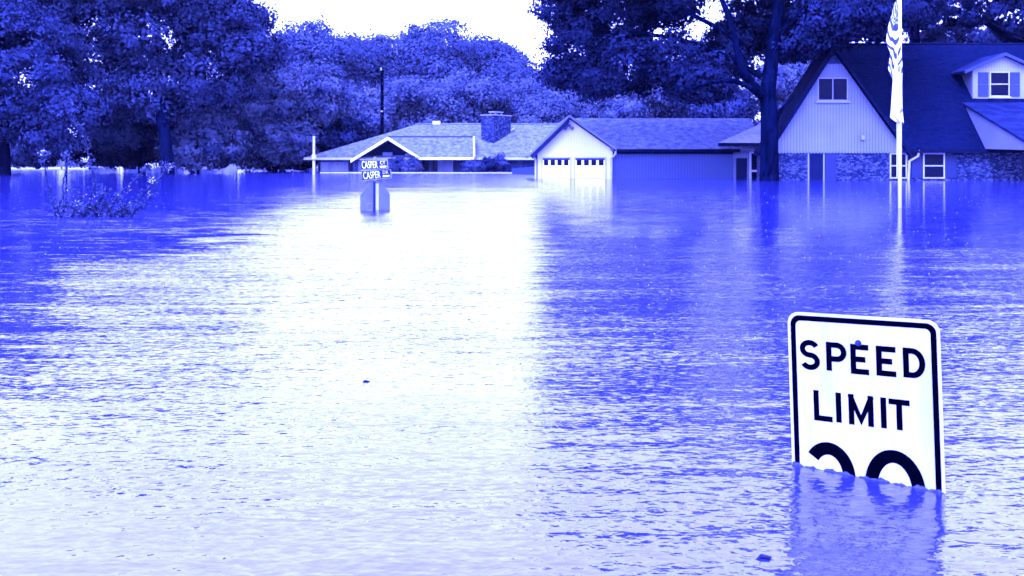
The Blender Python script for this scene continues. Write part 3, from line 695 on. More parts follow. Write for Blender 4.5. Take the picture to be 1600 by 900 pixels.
# ---------------------------------------------------------------- speed limit sign
M_signface = mat('reflective_white', 0.33, 0.4, 0.2, 'noise', 0.22, (16, 16, 2.0), 0.9)
M_black = mat('sign_black', 0.0008, 0.8, 0.0)
def speed_sign():
    BL = G(1236, 725); BR = G(1477, 771)
    ex = (BR - BL); ex.z = 0; ex.normalize(); n0 = Vector((ex.y, -ex.x, 0))       # towards the camera
    # slightly tipped in its own plane
    TL = hit(1230, 486.5, BL, n0); TR = hit(1468, 501, BL, n0)
    eu = (TR - TL).normalized(); ev = n0.cross(eu).normalized() * 1
    if ev.z < 0: ev = -ev
    W = (TR - TL).length; H = W * 1.25
    TL = TL.copy()
    t = thing('speed_limit_sign', (BL + (BR - BL) * .5 + Vector((0, 0, -1.0))), 'white speed limit sign sunk to its numerals in the floodwater', 'road sign')
    def L(px, py):
        h = hit(px, py, TL, n0) - TL; return h.dot(eu), h.dot(ev)
    def Wd(u, v, d=0): return TL + eu * u + ev * v + n0 * d
    def rr(x0, y0, x1, y1, r, k=8):
        pts = []
        for cx, cy, a0 in ((x1 - r, y1 - r, 0), (x0 + r, y1 - r, 90), (x0 + r, y0 + r, 180), (x1 - r, y0 + r, 270)):
            for i in range(k + 1):
                a = R(a0 + 90 * i / k); pts.append((cx + r * math.cos(a), cy + r * math.sin(a)))
        return pts
    x0, x1, y1, y0 = 0, W, 0, -H
    pl = MB(); pl.prism([Wd(u, v) for u, v in rr(x0, y0, x1, y1, .052)], -n0 * .003)
    plate = pl.build('plate', M_signface, t)
    # black border ring
    o_ = rr(x0 + .014, y0 + .014, x1 - .014, y1 - .014, .042); i_ = rr(x0 + .038, y0 + .038, x1 - .038, y1 - .038, .024)
    b_ = MB(); n = len(o_)
    for k in range(n):
        j = (k + 1) % n; b_.poly([Wd(*o_[k], .0012), Wd(*o_[j], .0012), Wd(*i_[j], .0012), Wd(*i_[k], .0012)])
    b_.build('border', M_black, plate)
    def stroke(mb, pts, w, d=.0012):
        """a flat band of width w along pts (local u, v)"""
        p = [Vector((a, b)) for a, b in pts]; lft, rgt = [], []
        for k in range(len(p)):
            if k == 0: tt = (p[1] - p[0]).normalized(); sc_ = 1
            elif k == len(p) - 1: tt = (p[-1] - p[-2]).normalized(); sc_ = 1
            else:
                a, b = (p[k] - p[k - 1]).normalized(), (p[k + 1] - p[k]).normalized(); tt = (a + b)
                tt = tt.normalized() if tt.length > 1e-6 else a; sc_ = 1 / max(.5, tt.dot(a))
            nn = Vector((-tt.y, tt.x)) * (w / 2 * sc_); lft.append(p[k] + nn); rgt.append(p[k] - nn)
        for k in range(len(p) - 1):
            mb.poly([Wd(*rgt[k], d), Wd(*rgt[k + 1], d), Wd(*lft[k + 1], d), Wd(*lft[k], d)])
    def arc(cx, cy, rx, ry, a0, a1, n=18): return [(cx + rx * math.cos(R(a0 + (a1 - a0) * k / n)), cy + ry * math.sin(R(a0 + (a1 - a0) * k / n))) for k in range(n + 1)]
    def letter(ch, l, r, b, t_, w, dd):
        """letter inside the outline box l..r, b..t"""
        mb = MB(); h = w / 2; L_, R_, B, T = l + h, r - h, b + h, t_ - h; m = (B + T) / 2; d = dd
        if ch == 'S':
            rx = (R_ - L_) / 2; cx = (L_ + R_) / 2; r1 = (T - m) / 2
            pts = arc(cx, T - r1, rx, r1, 25, 180, 14) + arc(cx, T - r1, rx, r1, 180, 262, 6)[1:] + arc(cx, B + r1, rx, r1, 82, 0, 6)[1:] + arc(cx, B + r1, rx, r1, 0, -155, 14)[1:]
            stroke(mb, pts, w, d)
        elif ch == 'P':
            stroke(mb, [(L_, b), (L_, t_)], w, d); ry = (T - m + .1 * (T - B)) / 2; cy = T - ry; rx = min(ry, (R_ - L_) * .6)
            stroke(mb, [(L_, T), (R_ - rx, T)] + arc(R_ - rx, cy, rx, ry, 90, -90, 12)[1:] + [(L_, T - 2 * ry)], w, d + .0003)
        elif ch == 'E':
            stroke(mb, [(L_, b), (L_, t_)], w, d)
            for y, e in ((T, 0), (m, .18), (B, 0)): stroke(mb, [(L_, y), (r - e * (r - l), y)], w, d + .0003)
        elif ch == 'D':
            stroke(mb, [(L_, b), (L_, t_)], w, d); ry = (T - B) / 2; rx = min(ry, (R_ - L_) * .62)
            stroke(mb, [(L_, T), (R_ - rx, T)] + arc(R_ - rx, m, rx, ry, 90, -90, 18)[1:] + [(L_, B)], w, d + .0003)
        elif ch == 'L': stroke(mb, [(L_, t_), (L_, b)], w, d); stroke(mb, [(L_, B), (r, B)], w, d + .0003)
        elif ch == 'I': stroke(mb, [((l + r) / 2, b), ((l + r) / 2, t_)], w, d)
        elif ch == 'T': stroke(mb, [(l, T), (r, T)], w, d); stroke(mb, [((l + r) / 2, b), ((l + r) / 2, t_)], w, d + .0003)
        elif ch == 'M':
            stroke(mb, [(L_, b), (L_, t_)], w, d); stroke(mb, [(R_, b), (R_, t_)], w, d)
            stroke(mb, [(L_ - h * .4, t_ - .004), ((l + r) / 2, b + .024), (R_ + h * .4, t_ - .004)], w * .95, d + .0003)
        return mb.build('letter', M_black, plate)
    # photographed boxes of each letter, in pixels: left, right, top, bottom
    def bx(px0, px1, pt, pb, slant):
        cx = (px0 + px1) / 2; mid = (pt + pb) / 2
        l_, _ = L(px0, mid); r_, _ = L(px1, mid); _, tp = L(cx, pt); _, bt = L(cx, pb); return l_, r_, bt, tp
    for ch, a, b2, c_, d_ in (('S', 1250, 1281, 531, 578), ('P', 1291, 1323, 535, 580), ('E', 1329, 1357.5, 538, 585), ('E', 1369, 1400, 541, 588), ('D', 1411, 1446, 544, 591)):
        l_, r_, bt, tp = bx(a, b2, c_, d_, 0); letter(ch, l_, r_, bt, tp, .0250, .0012)
    for ch, a, b2, c_, d_ in (('L', 1271.5, 1300.5, 610.5, 658), ('I', 1306, 1315, 613.5, 660), ('M', 1326, 1365, 617, 665), ('I', 1376.5, 1385, 621, 669), ('T', 1389, 1422, 624, 672)):
        l_, r_, bt, tp = bx(a, b2, c_, d_, 0); letter(ch, l_, r_, bt, tp, .0250, .0012)
    # numerals, most of them under water
    mb = MB(); w = .056
    c1 = L(1296, 742); tp1 = L(1292, 690.5); rt1 = L(1337, 738)
    rx = rt1[0] - c1[0] - w / 2; ry = tp1[1] - c1[1] - w / 2
    pts = arc(c1[0], c1[1], rx, ry, 142, -20, 22); bx_ = c1[0] - rx - .01; by = c1[1] - .20
    pts += [(bx_ + .02, by + .03), (bx_, by), (c1[0] + rx + .02, by)]
    stroke(mb, pts, w); mb.build('numeral', M_black, plate)
    mb = MB(); c2 = L(1400, 765); tp2 = L(1400, 703.5); lt = L(1353, 745); rt = L(1448, 768)
    rx = (L(1447, 768)[0] - L(1352, 768)[0]) / 2 - w / 2; cx = (L(1447, 768)[0] + L(1352, 768)[0]) / 2; ry = tp2[1] - c2[1] - w / 2
    cy = c2[1]
    pts = arc(cx, cy, rx, ry, 0, 180, 24) + [(cx - rx, cy - .12)] + arc(cx, cy - .12, rx, ry, 180, 360, 24)[1:] + [(cx + rx, cy)]
    stroke(mb, pts, w); mb.build('numeral', M_black, plate)
    # dark wet band above the water, coloured to stand in for the meniscus
    wb = MB(); nb = 60; rnd = random.Random(2); hh = .010
    for k in range(nb):
        pts = []
        for q in (k, k + 1):
            u = .002 + (W - .004) * q / nb; vz = -(TL.z + eu.z * u) / ev.z
            hq = .007 + .005 * math.sin(q * .9) + .004 * math.sin(q * .37 + 1) + .003 * math.sin(q * 2.3); pts.append((u, vz - .03, vz + hq))
        wb.poly([Wd(pts[0][0], pts[0][1], .002), Wd(pts[1][0], pts[1][1], .002), Wd(pts[1][0], pts[1][2], .002), Wd(pts[0][0], pts[0][2], .002)])
    wb.build('wet_band', mat('wet_edge', .07, .3, .2, 'noise', .03, (40, 40, 40)), plate)
    # bolts and post
    for (px, py) in ((1341, 536),):
        u, v = L(px, py); q = MB(); c = Wd(u, v, .0)
        q.tube([c, c + n0 * .004], .014, 12); q.tube([c + n0 * .004, c + n0 * .013], [.009, .007], 6); q.build('bolt', M_panel, plate)
    q = MB(); um = W / 2
    q.prism([Wd(um - .03, -.06, -.005), Wd(um + .03, -.06, -.005), Wd(um + .03, -.06, -.03), Wd(um - .03, -.06, -.03)], -ev * 2.2)
    q.build('post', M_alu, t)
speed_sign()

# ---------------------------------------------------------------- flagpole and flags
M_polewhite = mat('flagpole_paint', 0.45, 0.35, 0.4)
def flagmat(name, striped):
    m = bpy.data.materials.new(name); m.use_nodes = True; n, l = m.node_tree.nodes, m.node_tree.links
    b = n['Principled BSDF']; b.inputs['Roughness'].default_value = .8
    uv = n.new('ShaderNodeUVMap'); sp = n.new('ShaderNodeSeparateXYZ'); l.new(uv.outputs[0], sp.inputs[0])
    cr = n.new('ShaderNodeMix'); cr.data_type = 'RGBA'; cr.inputs['A'].default_value = tone(.5); cr.inputs['B'].default_value = tone(.03)
    if striped:
        a = n.new('ShaderNodeMath'); a.operation = 'MULTIPLY'; a.inputs[1].default_value = 6.5; l.new(sp.outputs[1], a.inputs[0])
        f = n.new('ShaderNodeMath'); f.operation = 'FRACT'; l.new(a.outputs[0], f.inputs[0])
        g_ = n.new('ShaderNodeMath'); g_.operation = 'LESS_THAN'; g_.inputs[1].default_value = .42; l.new(f.outputs[0], g_.inputs[0])
        # canton with pale dots
        vo = n.new('ShaderNodeTexVoronoi'); vo.inputs['Scale'].default_value = 15; vo.inputs['Randomness'].default_value = 0.1; l.new(uv.outputs[0], vo.inputs['Vector'])
        d = n.new('ShaderNodeMath'); d.operation = 'GREATER_THAN'; d.inputs[1].default_value = .30; l.new(vo.outputs['Distance'], d.inputs[0])
        can = n.new('ShaderNodeMath'); can.operation = 'GREATER_THAN'; can.inputs[1].default_value = .83; l.new(sp.outputs[1], can.inputs[0])
        mx = n.new('ShaderNodeMix'); mx.data_type = 'FLOAT'; l.new(can.outputs[0], mx.inputs[0]); l.new(g_.outputs[0], mx.inputs[2]); l.new(d.outputs[0], mx.inputs[3])
        l.new(mx.outputs[0], cr.inputs['Factor'])
    else:
        t = n.new('ShaderNodeTexNoise'); t.inputs['Scale'].default_value = 3.0; l.new(uv.outputs[0], t.inputs['Vector'])
        r = n.new('ShaderNodeMapRange'); r.inputs['From Min'].default_value = .60; r.inputs['From Max'].default_value = .66; r.inputs['To Max'].default_value = .8; l.new(t.outputs['Fac'], r.inputs['Value'])
        l.new(r.outputs[0], cr.inputs['Factor'])
    l.new(cr.outputs['Result'], b.inputs['Base Color']); return m
def flag_mesh(prof, X0, Y0, folds, amp, seed, name, m, parent=None):
    """prof: rows of (z, left px offset m, right offset m); cloth hangs between, folded in depth"""
    rnd = random.Random(seed); nu = 28; vs, fs, uvs = [], [], []
    rows = []
    for k in range(len(prof) - 1):
        a, b_ = prof[k], prof[k + 1]
        for q in range(6): rows.append(tuple(a[i] + (b_[i] - a[i]) * q / 6 for i in range(3)))
    rows.append(prof[-1]); N = len(rows)
    for r_, (z, l_, rt) in enumerate(rows):
        tv = r_ / (N - 1)
        for c in range(nu + 1):
            s = c / nu; x = l_ + (rt - l_) * (s + .035 * math.sin(s * folds * 2 * math.pi + tv * 3)); 
            y = -.10 + amp * math.sin(s * folds * 2 * math.pi + tv * 4 + seed) * (.5 + .5 * tv)
            vs.append((X0 + x, Y0 + y, z + .05 * math.sin(s * 9 + tv * 7)))
            uvs.append((s * .8, 1 - tv + .10 * math.sin(s * 2.6) * (1 + tv)))
    for r_ in range(N - 1):
        for c in range(nu): i = r_ * (nu + 1) + c; fs.append((i, i + 1, i + nu + 2, i + nu + 1))
    mb = MB(); mb.v = [Vector(v) for v in vs]; mb.f = fs; o = mb.build(name, m, parent, True)
    ul_ = o.data.uv_layers.new(name='UVMap')
    for lp in o.data.loops: ul_.data[lp.index].uv = uvs[lp.vertex_index]
    so_ = o.modifiers.new('thickness', 'SOLIDIFY'); so_.thickness = .006
    return o
def flags():
    Y0 = 28.7; k = Y0 / FPX; b_ = G(1406, 325); X0 = P(1406, 250, Y0).x
    t = thing('flagpole', (X0, Y0, -1.2), 'tall white flagpole standing in the water before the steep roof', 'flagpole')
    MB().tube([(X0, Y0, -1.2), (X0, Y0, 3), (X0, Y0, 8.6)], [.055, .052, .045], 14).build('pole', M_polewhite, t, True)
    MB().tube([(X0, Y0, 8.6), (X0, Y0, 8.68), (X0, Y0, 8.78), (X0, Y0, 8.84)], [.02, .09, .09, .02], 12).build('finial', M_alu, t)
    MB().tube([(X0 - .10, Y0 - .05, .9), (X0 - .09, Y0 - .05, 8.5)], .012, 5).build('halyard', M_polewhite, t)
    z = lambda py: P(1406, py, Y0).z
    def row(py, l_, r_): return (z(py), (l_ - 1406) * k, (r_ - 1406) * k)
    f1 = flag_mesh([row(6, 1396, 1402), row(28, 1391, 1401), row(38, 1388, 1402), row(52, 1384, 1402), row(66, 1382, 1403), row(80, 1388, 1405), row(95, 1386, 1406), row(106, 1384, 1406), row(120, 1387, 1406)], X0, Y0, 1.0, .07, 1, 'striped_flag', flagmat('striped_flag_cloth', True))
    tag(f1, 'limp striped flag with starred corner hanging high on the white pole', 'flag')
    f2 = flag_mesh([row(100, 1396, 1407), row(118, 1391, 1408), row(130, 1391, 1408), row(150, 1389.5, 1408), row(170, 1388.5, 1408), row(181, 1388, 1408), row(190, 1398, 1408), row(193, 1403, 1408)], X0, Y0 - .03, 1.5, .06, 4, 'white_flag', flagmat('white_flag_cloth', False))
    tag(f2, 'limp plain white flag hanging below the striped one on the pole', 'flag')
flags()

# ---------------------------------------------------------------- trees
def leafmat(name, v, v2): return mat(name, v, 0.8, 0.04, 'noise', v2, (0.45, 0.45, 0.45), 1.0, 0, 0.25)
L_dark = leafmat('dark_leaves', 0.006, 0.034)
L_shade = leafmat('shade_leaves', 0.008, 0.058)
L_mid = leafmat('mid_leaves', 0.024, 0.055)
L_lite = leafmat('light_leaves', 0.024, 0.095)
L_far = leafmat('far_leaves', 0.034, 0.075)
def leaves_mesh(name, blobs, n, size, seed, clump=1.0, flat=0.35):
    """blobs: (centre, radii). Leaf-sized faces in clumps over and inside each blob."""
    rng = np.random.default_rng(seed)
    vol = np.array([b[1][0] * b[1][2] + b[1][0] * b[1][1] + b[1][1] * b[1][2] for b in blobs]); vol = vol / vol.sum()
    per = 80
    ncl = max(1, n // per)
    idx = rng.choice(len(blobs), ncl, p=vol)
    C = np.array([tuple(b[0]) for b in blobs])[idx]; Rr = np.array([tuple(b[1]) for b in blobs])[idx]
    d = rng.normal(size=(ncl, 3)); d /= np.linalg.norm(d, axis=1)[:, None]
    rad = (0.55 + 0.5 * rng.random(ncl) ** 0.7) * (1 + .10 * np.sin(d[:, 0] * 7 + idx) + .10 * np.sin(d[:, 2] * 9 + idx * 2))
    cc = C + d * Rr * rad[:, None]
    cr = clump * (0.7 + 1.1 * rng.random(ncl))
    # leaves
    cc = np.repeat(cc, per, 0); cr = np.repeat(cr, per); dn = np.repeat(d, per, 0)
    N = len(cc)
    e = rng.normal(size=(N, 3)); e /= np.linalg.norm(e, axis=1)[:, None]
    e[:, 2] *= 0.62
    p = cc + e * (cr * rng.random(N) ** .45)[:, None]
    nrm = e * 1.0 + dn * .45 + rng.normal(size=(N, 3)) * .30 + np.array([0, 0, flat]); nrm /= np.linalg.norm(nrm, axis=1)[:, None]
    a = np.cross(nrm, rng.normal(size=(N, 3))); a /= np.linalg.norm(a, axis=1)[:, None]; b = np.cross(nrm, a)
    s = (size * (.6 + .8 * rng.random(N)))[:, None]
    bend = nrm * s * .12
    V = np.empty((N, 4, 3)); V[:, 0] = p - a * s * .55; V[:, 1] = p - b * s * .34 + bend; V[:, 2] = p + a * s * .55; V[:, 3] = p + b * s * .34 + bend
    V = V[V[:, :, 2].min(1) > 0.02]; N = len(V)
    me = bpy.data.meshes.new(name); me.vertices.add(N * 4); me.vertices.foreach_set('co', V.reshape(-1).astype(np.float32))
    me.loops.add(N * 4); me.loops.foreach_set('vertex_index', np.arange(N * 4, dtype=np.int32))
    me.polygons.add(N); me.polygons.foreach_set('loop_start', np.arange(0, N * 4, 4, dtype=np.int32)); me.polygons.foreach_set('loop_total', np.full(N, 4, dtype=np.int32))
    me.update(); return me
def tree(name, base, label, cat, blobs, n, leaf, m, limbs, group=None, seed=1, clump=1.0, bark=M_bark):
    """blobs and limbs in world coordinates"""
    t = thing(name, (base[0], base[1], -1.2), label, cat, group); off = Vector(t.location)
    me = leaves_mesh('crown', [(Vector(c) - off, r) for c, r in blobs], n, leaf, seed, clump)
    # keep leaves above the water: local z
    me.materials.append(m); o = bpy.data.objects.new('crown', me); col.objects.link(o); o.parent = t
    mb = MB()
    for i, (pts, rad) in enumerate(limbs):  # limbs join the trunk
        mb.tube(pts, rad, 12 if i == 0 else 7)
    mb.build('trunk', bark, t, True)
    return t
def B(px, py, Y, rx, ry=None, rd=None):
    """a leaf mass seen at a pixel: radii given in pixels across, up and in metres deep"""
    k = Y / FPX; ry = ry or rx; return (P(px, py, Y), (rx * k, rd or rx * k, ry * k))
def limb(pts, Ys, w):
    """pixel track of a limb: points, depth or depths, widths in px"""
    if not hasattr(Ys, '__len__'): Ys = [Ys] * len(pts)
    return ([P(x, y, Y) for (x, y), Y in zip(pts, Ys)], [q * Y / FPX / 2 for q, Y in zip(w, Ys)])

# the big oak before the houses
Yo = 66.0
ob = [B(880, 15, 72, 42, 34, 4), B(905, 70, 72, 45, 34, 4), B(880, 115, 72, 30, 26, 3), B(925, 125, 72, 30, 30, 3), B(965, 40, 72, 60, 50, 5), B(985, 100, 71, 55, 40, 5),
      B(1045, 95, 71, 45, 40, 5), B(1090, 125, 70, 45, 32, 5), B(1040, 10, 71, 55, 30, 5), B(1130, 90, 73, 45, 40, 4), B(1165, 45, 74, 50, 40, 5), B(1215, 40, 74, 55, 50, 5), B(1255, 60, 71, 50, 36, 4),
      B(1290, 25, 67, 60, 40, 5), B(1340, 30, 67, 55, 36, 5), B(1385, 10, 68, 45, 45, 5), B(1120, 140, 70, 30, 14, 3), B(1240, 74, 67, 34, 18, 3), B(1440, 0, 70, 45, 26, 4)]
for (px, py, rx, ry) in ((900, -60, 70, 60), (1000, -80, 90, 70), (1120, -110, 110, 80), (1250, -100, 110, 80), (1370, -80, 100, 70), (1250, -150, 150, 60)):
    ob.append(B(px, py, 68, rx, ry, 6))
ol = [limb([(1203, 330), (1202, 282), (1202, 240), (1202, 190), (1200, 140), (1206, 90), (1212, 40), (1220, -30), (1215, -120)], Yo, [38, 31, 28, 27, 25, 22, 20, 16, 8]),
      limb([(1200, 170), (1192, 150), (1175, 132), (1160, 110), (1150, 70), (1140, 30), (1120, -20), (1080, -90)], [66.0, 66.0, 65.5, 65.0, 65.0, 64.5, 64.0, 64.0], [18, 17, 15, 13, 11, 10, 8, 4]),
      limb([(1190, 150), (1170, 135), (1145, 126), (1110, 128), (1080, 138), (1050, 132)], [65.5, 65.0, 64.5, 64.0, 63.599999999999994, 63.400000000000006], [11, 10, 8, 6, 4, 2]),
      limb([(1160, 70), (1125, 45), (1085, 25), (1040, 5), (980, -10)], [65.0, 65.0, 66.0, 67.0, 68.0], [9, 8, 7, 6, 3]),
      limb([(1210, 60), (1250, 20), (1300, -20), (1360, -60)], [66.0, 65.0, 64.0, 63.0], [12, 10, 8, 4]),
      limb([(1190, 120), (1120, 80), (1060, 60), (990, 50), (920, 60)], [66.0, 67.0, 68.0, 68.0, 68.0], [10, 8, 6, 5, 3]),
      limb([(1215, 0), (1160, -70), (1080, -120), (980, -100)], [66.0, 67.0, 68.0, 68.0], [9, 8, 6, 3]),
      limb([(1206, 200), (1220, 172), (1240, 150)], [66.0, 66.5, 67.0], [10, 6, 3])]
tree('oak_tree', (P(1202, 300, Yo).x, Yo), 'huge dark oak with thick leaning limbs standing between the two houses', 'tree', ob, 230000, .25, L_dark, ol, seed=11, clump=.85)

# big trees on the left
lt = []
lb = [B(60, 40, 100, 70, 60, 6), B(150, 60, 100, 75, 65, 6), B(250, 50, 102, 80, 65, 7), B(340, 45, 104, 60, 55, 6), B(390, 75, 104, 48, 38, 5), B(395, 30, 104, 30, 24, 4), B(150, 140, 100, 70, 45, 6), B(250, 140, 102, 70, 50, 6),
      B(335, 130, 104, 60, 45, 6), B(60, -20, 100, 110, 50, 7), B(200, -20, 100, 120, 50, 7), B(310, -5, 103, 70, 45, 7), B(180, 200, 104, 50, 36, 4)]
ll = [limb([(262, 300), (262, 262), (258, 215), (250, 165), (246, 110), (244, 40), (240, -60)], [96, 96, 96.5, 98, 101, 103, 103], [24, 21, 19, 18, 16, 13, 8]),
      limb([(250, 150), (290, 110), (340, 80), (390, 70)], 103, [9, 8, 6, 3]), limb([(248, 100), (200, 60), (140, 30)], 103, [9, 7, 4])]
tree('shade_tree', (P(262, 262, 96).x, 96), 'tallest dark tree with bare leaning trunk behind the drowned shrub', 'tree', lb, 130000, .36, L_shade, ll, seed=21, clump=1.25)
lb = [B(20, 60, 92, 70, 55, 6), B(60, 130, 92, 70, 50, 6), B(110, 165, 93, 50, 40, 5), B(10, 180, 92, 55, 50, 5), B(75, 205, 93, 55, 34, 4), B(-60, 100, 92, 80, 110, 7), B(-40, -20, 92, 80, 60, 7), B(-140, -60, 88, 90, 240, 7), B(-220, 0, 86, 90, 260, 7), B(-150, -300, 88, 90, 110, 7)]
ll = [limb([(8, 300), (8, 262), (6, 200), (4, 120), (0, 40), (-10, -60)], 93, [20, 17, 14, 12, 10, 6])]
tree('shade_tree', (P(8, 262, 93).x, 93), 'bushy mid-toned tree at the left border whose foliage reaches near the water', 'tree', lb, 100000, .32, L_mid, ll, seed=22, clump=1.1)
lb = [B(225, 205, 112, 60, 40, 5), B(190, 235, 112, 60, 24, 4), B(290, 200, 112, 60, 45, 5)]
ll = [limb([(222, 300), (222, 262), (224, 200), (228, 140)], 110, [13, 12, 10, 8])]
tree('understorey_tree', (P(222, 262, 110).x, 110), 'shadowed slender tree with straight dark trunk left of the leaning one', 'tree', lb, 22000, .45, L_dark, ll, seed=23, clump=1.0)
lb = [B(85, 215, 108, 50, 34, 5), B(60, 240, 108, 50, 16, 4), B(120, 190, 108, 45, 45, 5), B(60, 170, 110, 60, 40, 5), B(85, 75, 112, 40, 60, 5)]
tree('understorey_tree', (P(100, 262, 108).x, 108), 'dim leafy tree directly behind the drowned shrub above the pale strip', 'tree', lb, 30000, .42, L_shade, [limb([(104, 300), (104, 262), (102, 220), (98, 170)], 108, [3.5, 3, 2.5, 2])], seed=27, clump=1.1)
lb = [B(310, 195, 106, 42, 34, 4), B(300, 235, 106, 44, 26, 4), B(340, 225, 107, 30, 30, 4)]
tree('bushy_tree', (P(310, 262, 106).x, 106), 'small pale bushy tree right of the leaning trunk', 'tree', lb, 22000, .42, L_lite, [limb([(310, 280), (310, 262), (308, 220), (312, 190)], 106, [7, 6, 5, 3])], seed=24, clump=.9)
lb = [B(410, 130, 118, 50, 38, 5), B(400, 180, 117, 55, 40, 5), B(450, 160, 118, 45, 45, 5), B(400, 225, 116, 55, 32, 5), B(455, 220, 117, 45, 34, 5), B(350, 150, 119, 30, 26, 4), B(500, 150, 118, 45, 40, 5)]
tree('bushy_tree', (P(430, 262, 118).x, 118), 'broad pale tree with feathery clumps left of the ranch roof', 'tree', lb, 90000, .36, L_lite, [limb([(430, 280), (430, 262), (432, 200), (430, 140)], 118, [9, 8, 7, 4])], seed=25, clump=1.1)
lb = [B(470, 235, 121, 45, 26, 4), B(530, 215, 122, 55, 34, 5), B(430, 245, 120, 40, 16, 4)]
tree('understorey_tree', (P(490, 262, 122).x, 122), 'low dark thicket tree behind the tip of the ranch roof', 'tree', lb, 20000, .48, L_dark, [limb([(500, 280), (500, 262), (505, 220)], 122, [7, 6, 4])], seed=26, clump=1.0)

# middle wood behind the ranch house
mids = [(480, 85, 60, 'rounded tree topping the wood left of the utility pole'), (545, 100, 50, 'tree with ragged flat top directly left of the utility pole'), (620, 100, 58, 'rounded tree directly behind the utility pole'),
        (690, 85, 62, 'highest rounded tree behind the ranch chimney'), (755, 100, 52, 'tree sloping down toward the bright gap beside the oak'), (800, 130, 45, 'low tree at the foot of the bright sky gap'), (860, 150, 55, 'wood tree seen below the left edge of the oak crown'),
        (440, 110, 45, 'pale tree crowding the dark left crown')]
for i, (px, py, r, lab) in enumerate(mids):
    Y = 165 + (i * 7) % 15
    rnd = random.Random(50 + i)
    bl = [B(px, py, Y, r, r * .75, 6)]
    for k in range(5): bl.append(B(px + rnd.uniform(-r, r) * .8, py + rnd.uniform(-.15, .7) * r, Y + rnd.uniform(-4, 4), r * rnd.uniform(.35, .55), r * rnd.uniform(.3, .45), 5))
    bl += [B(px, py + r * 1.1, Y, r * .95, r * .6, 6)]
    tree('wood_tree', (P(px, 262, Y).x, Y), lab, 'tree', bl, 48000, .48, L_far, [limb([(px, 275), (px, 258), (px + 3, 180), (px, py)], Y, [8, 7, 6, 3])], 'trees of the wood behind the ranch house', seed=60 + i, clump=1.9)
fronts = [(560, 170, 50, 'mid-height feathery tree left of the ranch ridge'), (640, 160, 50, 'pale tree right of the utility pole above the ridge'), (715, 150, 50, 'pale tree above the roof vent of the ranch house'), (785, 165, 48, 'pale tree right of the ranch chimney'),
          (850, 175, 40, 'pale tree between ranch chimney and garage peak'), (925, 165, 45, 'light feathery tree above the garage peak'), (990, 160, 42, 'light feathery tree over the middle of the garage wing'), (1060, 165, 45, 'dim tree under the long low oak limb'), (1130, 165, 42, 'dim tree beside the oak trunk over the porch roof'), (1240, 120, 46, 'tree showing between oak trunk and steep gable')]
for i, (px, py, r, lab) in enumerate(fronts):
    Y = 140 + (i * 5) % 9
    rnd = random.Random(150 + i)
    bl = [B(px, py, Y, r, r * .6, 5), B(px, py + r * .9, Y, r, r * .6, 5)]
    for k in range(4): bl.append(B(px + rnd.uniform(-r, r) * .9, py + rnd.uniform(-.4, .6) * r, Y + rnd.uniform(-4, 3), r * rnd.uniform(.3, .5), r * rnd.uniform(.25, .4), 4))
    tree('wood_tree', (P(px, 262, Y).x, Y), lab, 'tree', bl, 36000, .40, L_lite if i not in (7, 8) else L_mid, [limb([(px, 275), (px, 258), (px + 2, 200), (px, py)], Y, [7, 6, 5, 3])], 'trees of the wood behind the ranch house', seed=160 + i, clump=1.5)
# trees behind the steep roof
hb = [B(1435, 20, 95, 30, 30, 4), B(1500, 60, 98, 60, 26, 5), B(1580, 70, 100, 60, 24, 5), B(1440, -50, 95, 60, 50, 5)]
tree('backyard_tree', (P(1430, 262, 95).x, 95), 'dim straight-trunked tree behind the ridge right of the flags', 'tree', hb, 22000, .42, L_mid, [limb([(1432, 280), (1431, 200), (1430, 100), (1428, 30), (1425, -60)], 95, [20, 18, 16, 15, 8])], seed=31, clump=1.0)
hb = [B(1480, 5, 82, 34, 16, 3), B(1520, 22, 82, 40, 16, 3), B(1560, 20, 82, 45, 22, 3), B(1590, 45, 82, 30, 18, 3), B(1540, -30, 82, 80, 30, 4), B(1620, 0, 82, 50, 60, 4), B(1500, -80, 82, 100, 40, 5), B(1640, -90, 84, 80, 60, 6), B(1680, 40, 84, 50, 60, 5)]
tree('backyard_tree', (P(1680, 262, 84).x, 84), 'tree whose dark limb slants over the dormer under bright gaps', 'tree', hb, 24000, .33, L_dark, [limb([(1700, 280), (1695, 160), (1680, 80), (1690, 0)], 84, [26, 24, 20, 12]),
      limb([(1688, 110), (1640, 80), (1590, 66), (1550, 42), (1525, 27), (1490, 13), (1455, 2)], [84, 83, 82, 82, 82, 82, 82], [12, 11, 10, 8, 7, 5, 3]), limb([(1528, 30), (1500, 33), (1472, 31)], 82, [4, 3, 2]), limb([(1690, 60), (1620, 20), (1570, 5), (1520, -15)], 83, [12, 9, 7, 4])], seed=32, clump=.7)
# distant woods closing the view
ds = []
rnd = random.Random(5)
for k in range(60):
    x = -150 + k * 5.6; h = rnd.uniform(9, 15) if x < 40 else rnd.uniform(12, 18); ds.append((Vector((x, rnd.uniform(196, 206), h * .5)), (6.5, 4, h * .5))); ds.append((Vector((x + 2, 192, 1.8)), (6, 2.5, 2.2)))
me = leaves_mesh('distant_woods', ds, 90000, 1.0, 77, 2.0); me.materials.append(L_far)
o = bpy.data.objects.new('distant_woods', me); col.objects.link(o); tag(o, 'far belt of woods closing the view beyond the houses', 'woods', kind='stuff')

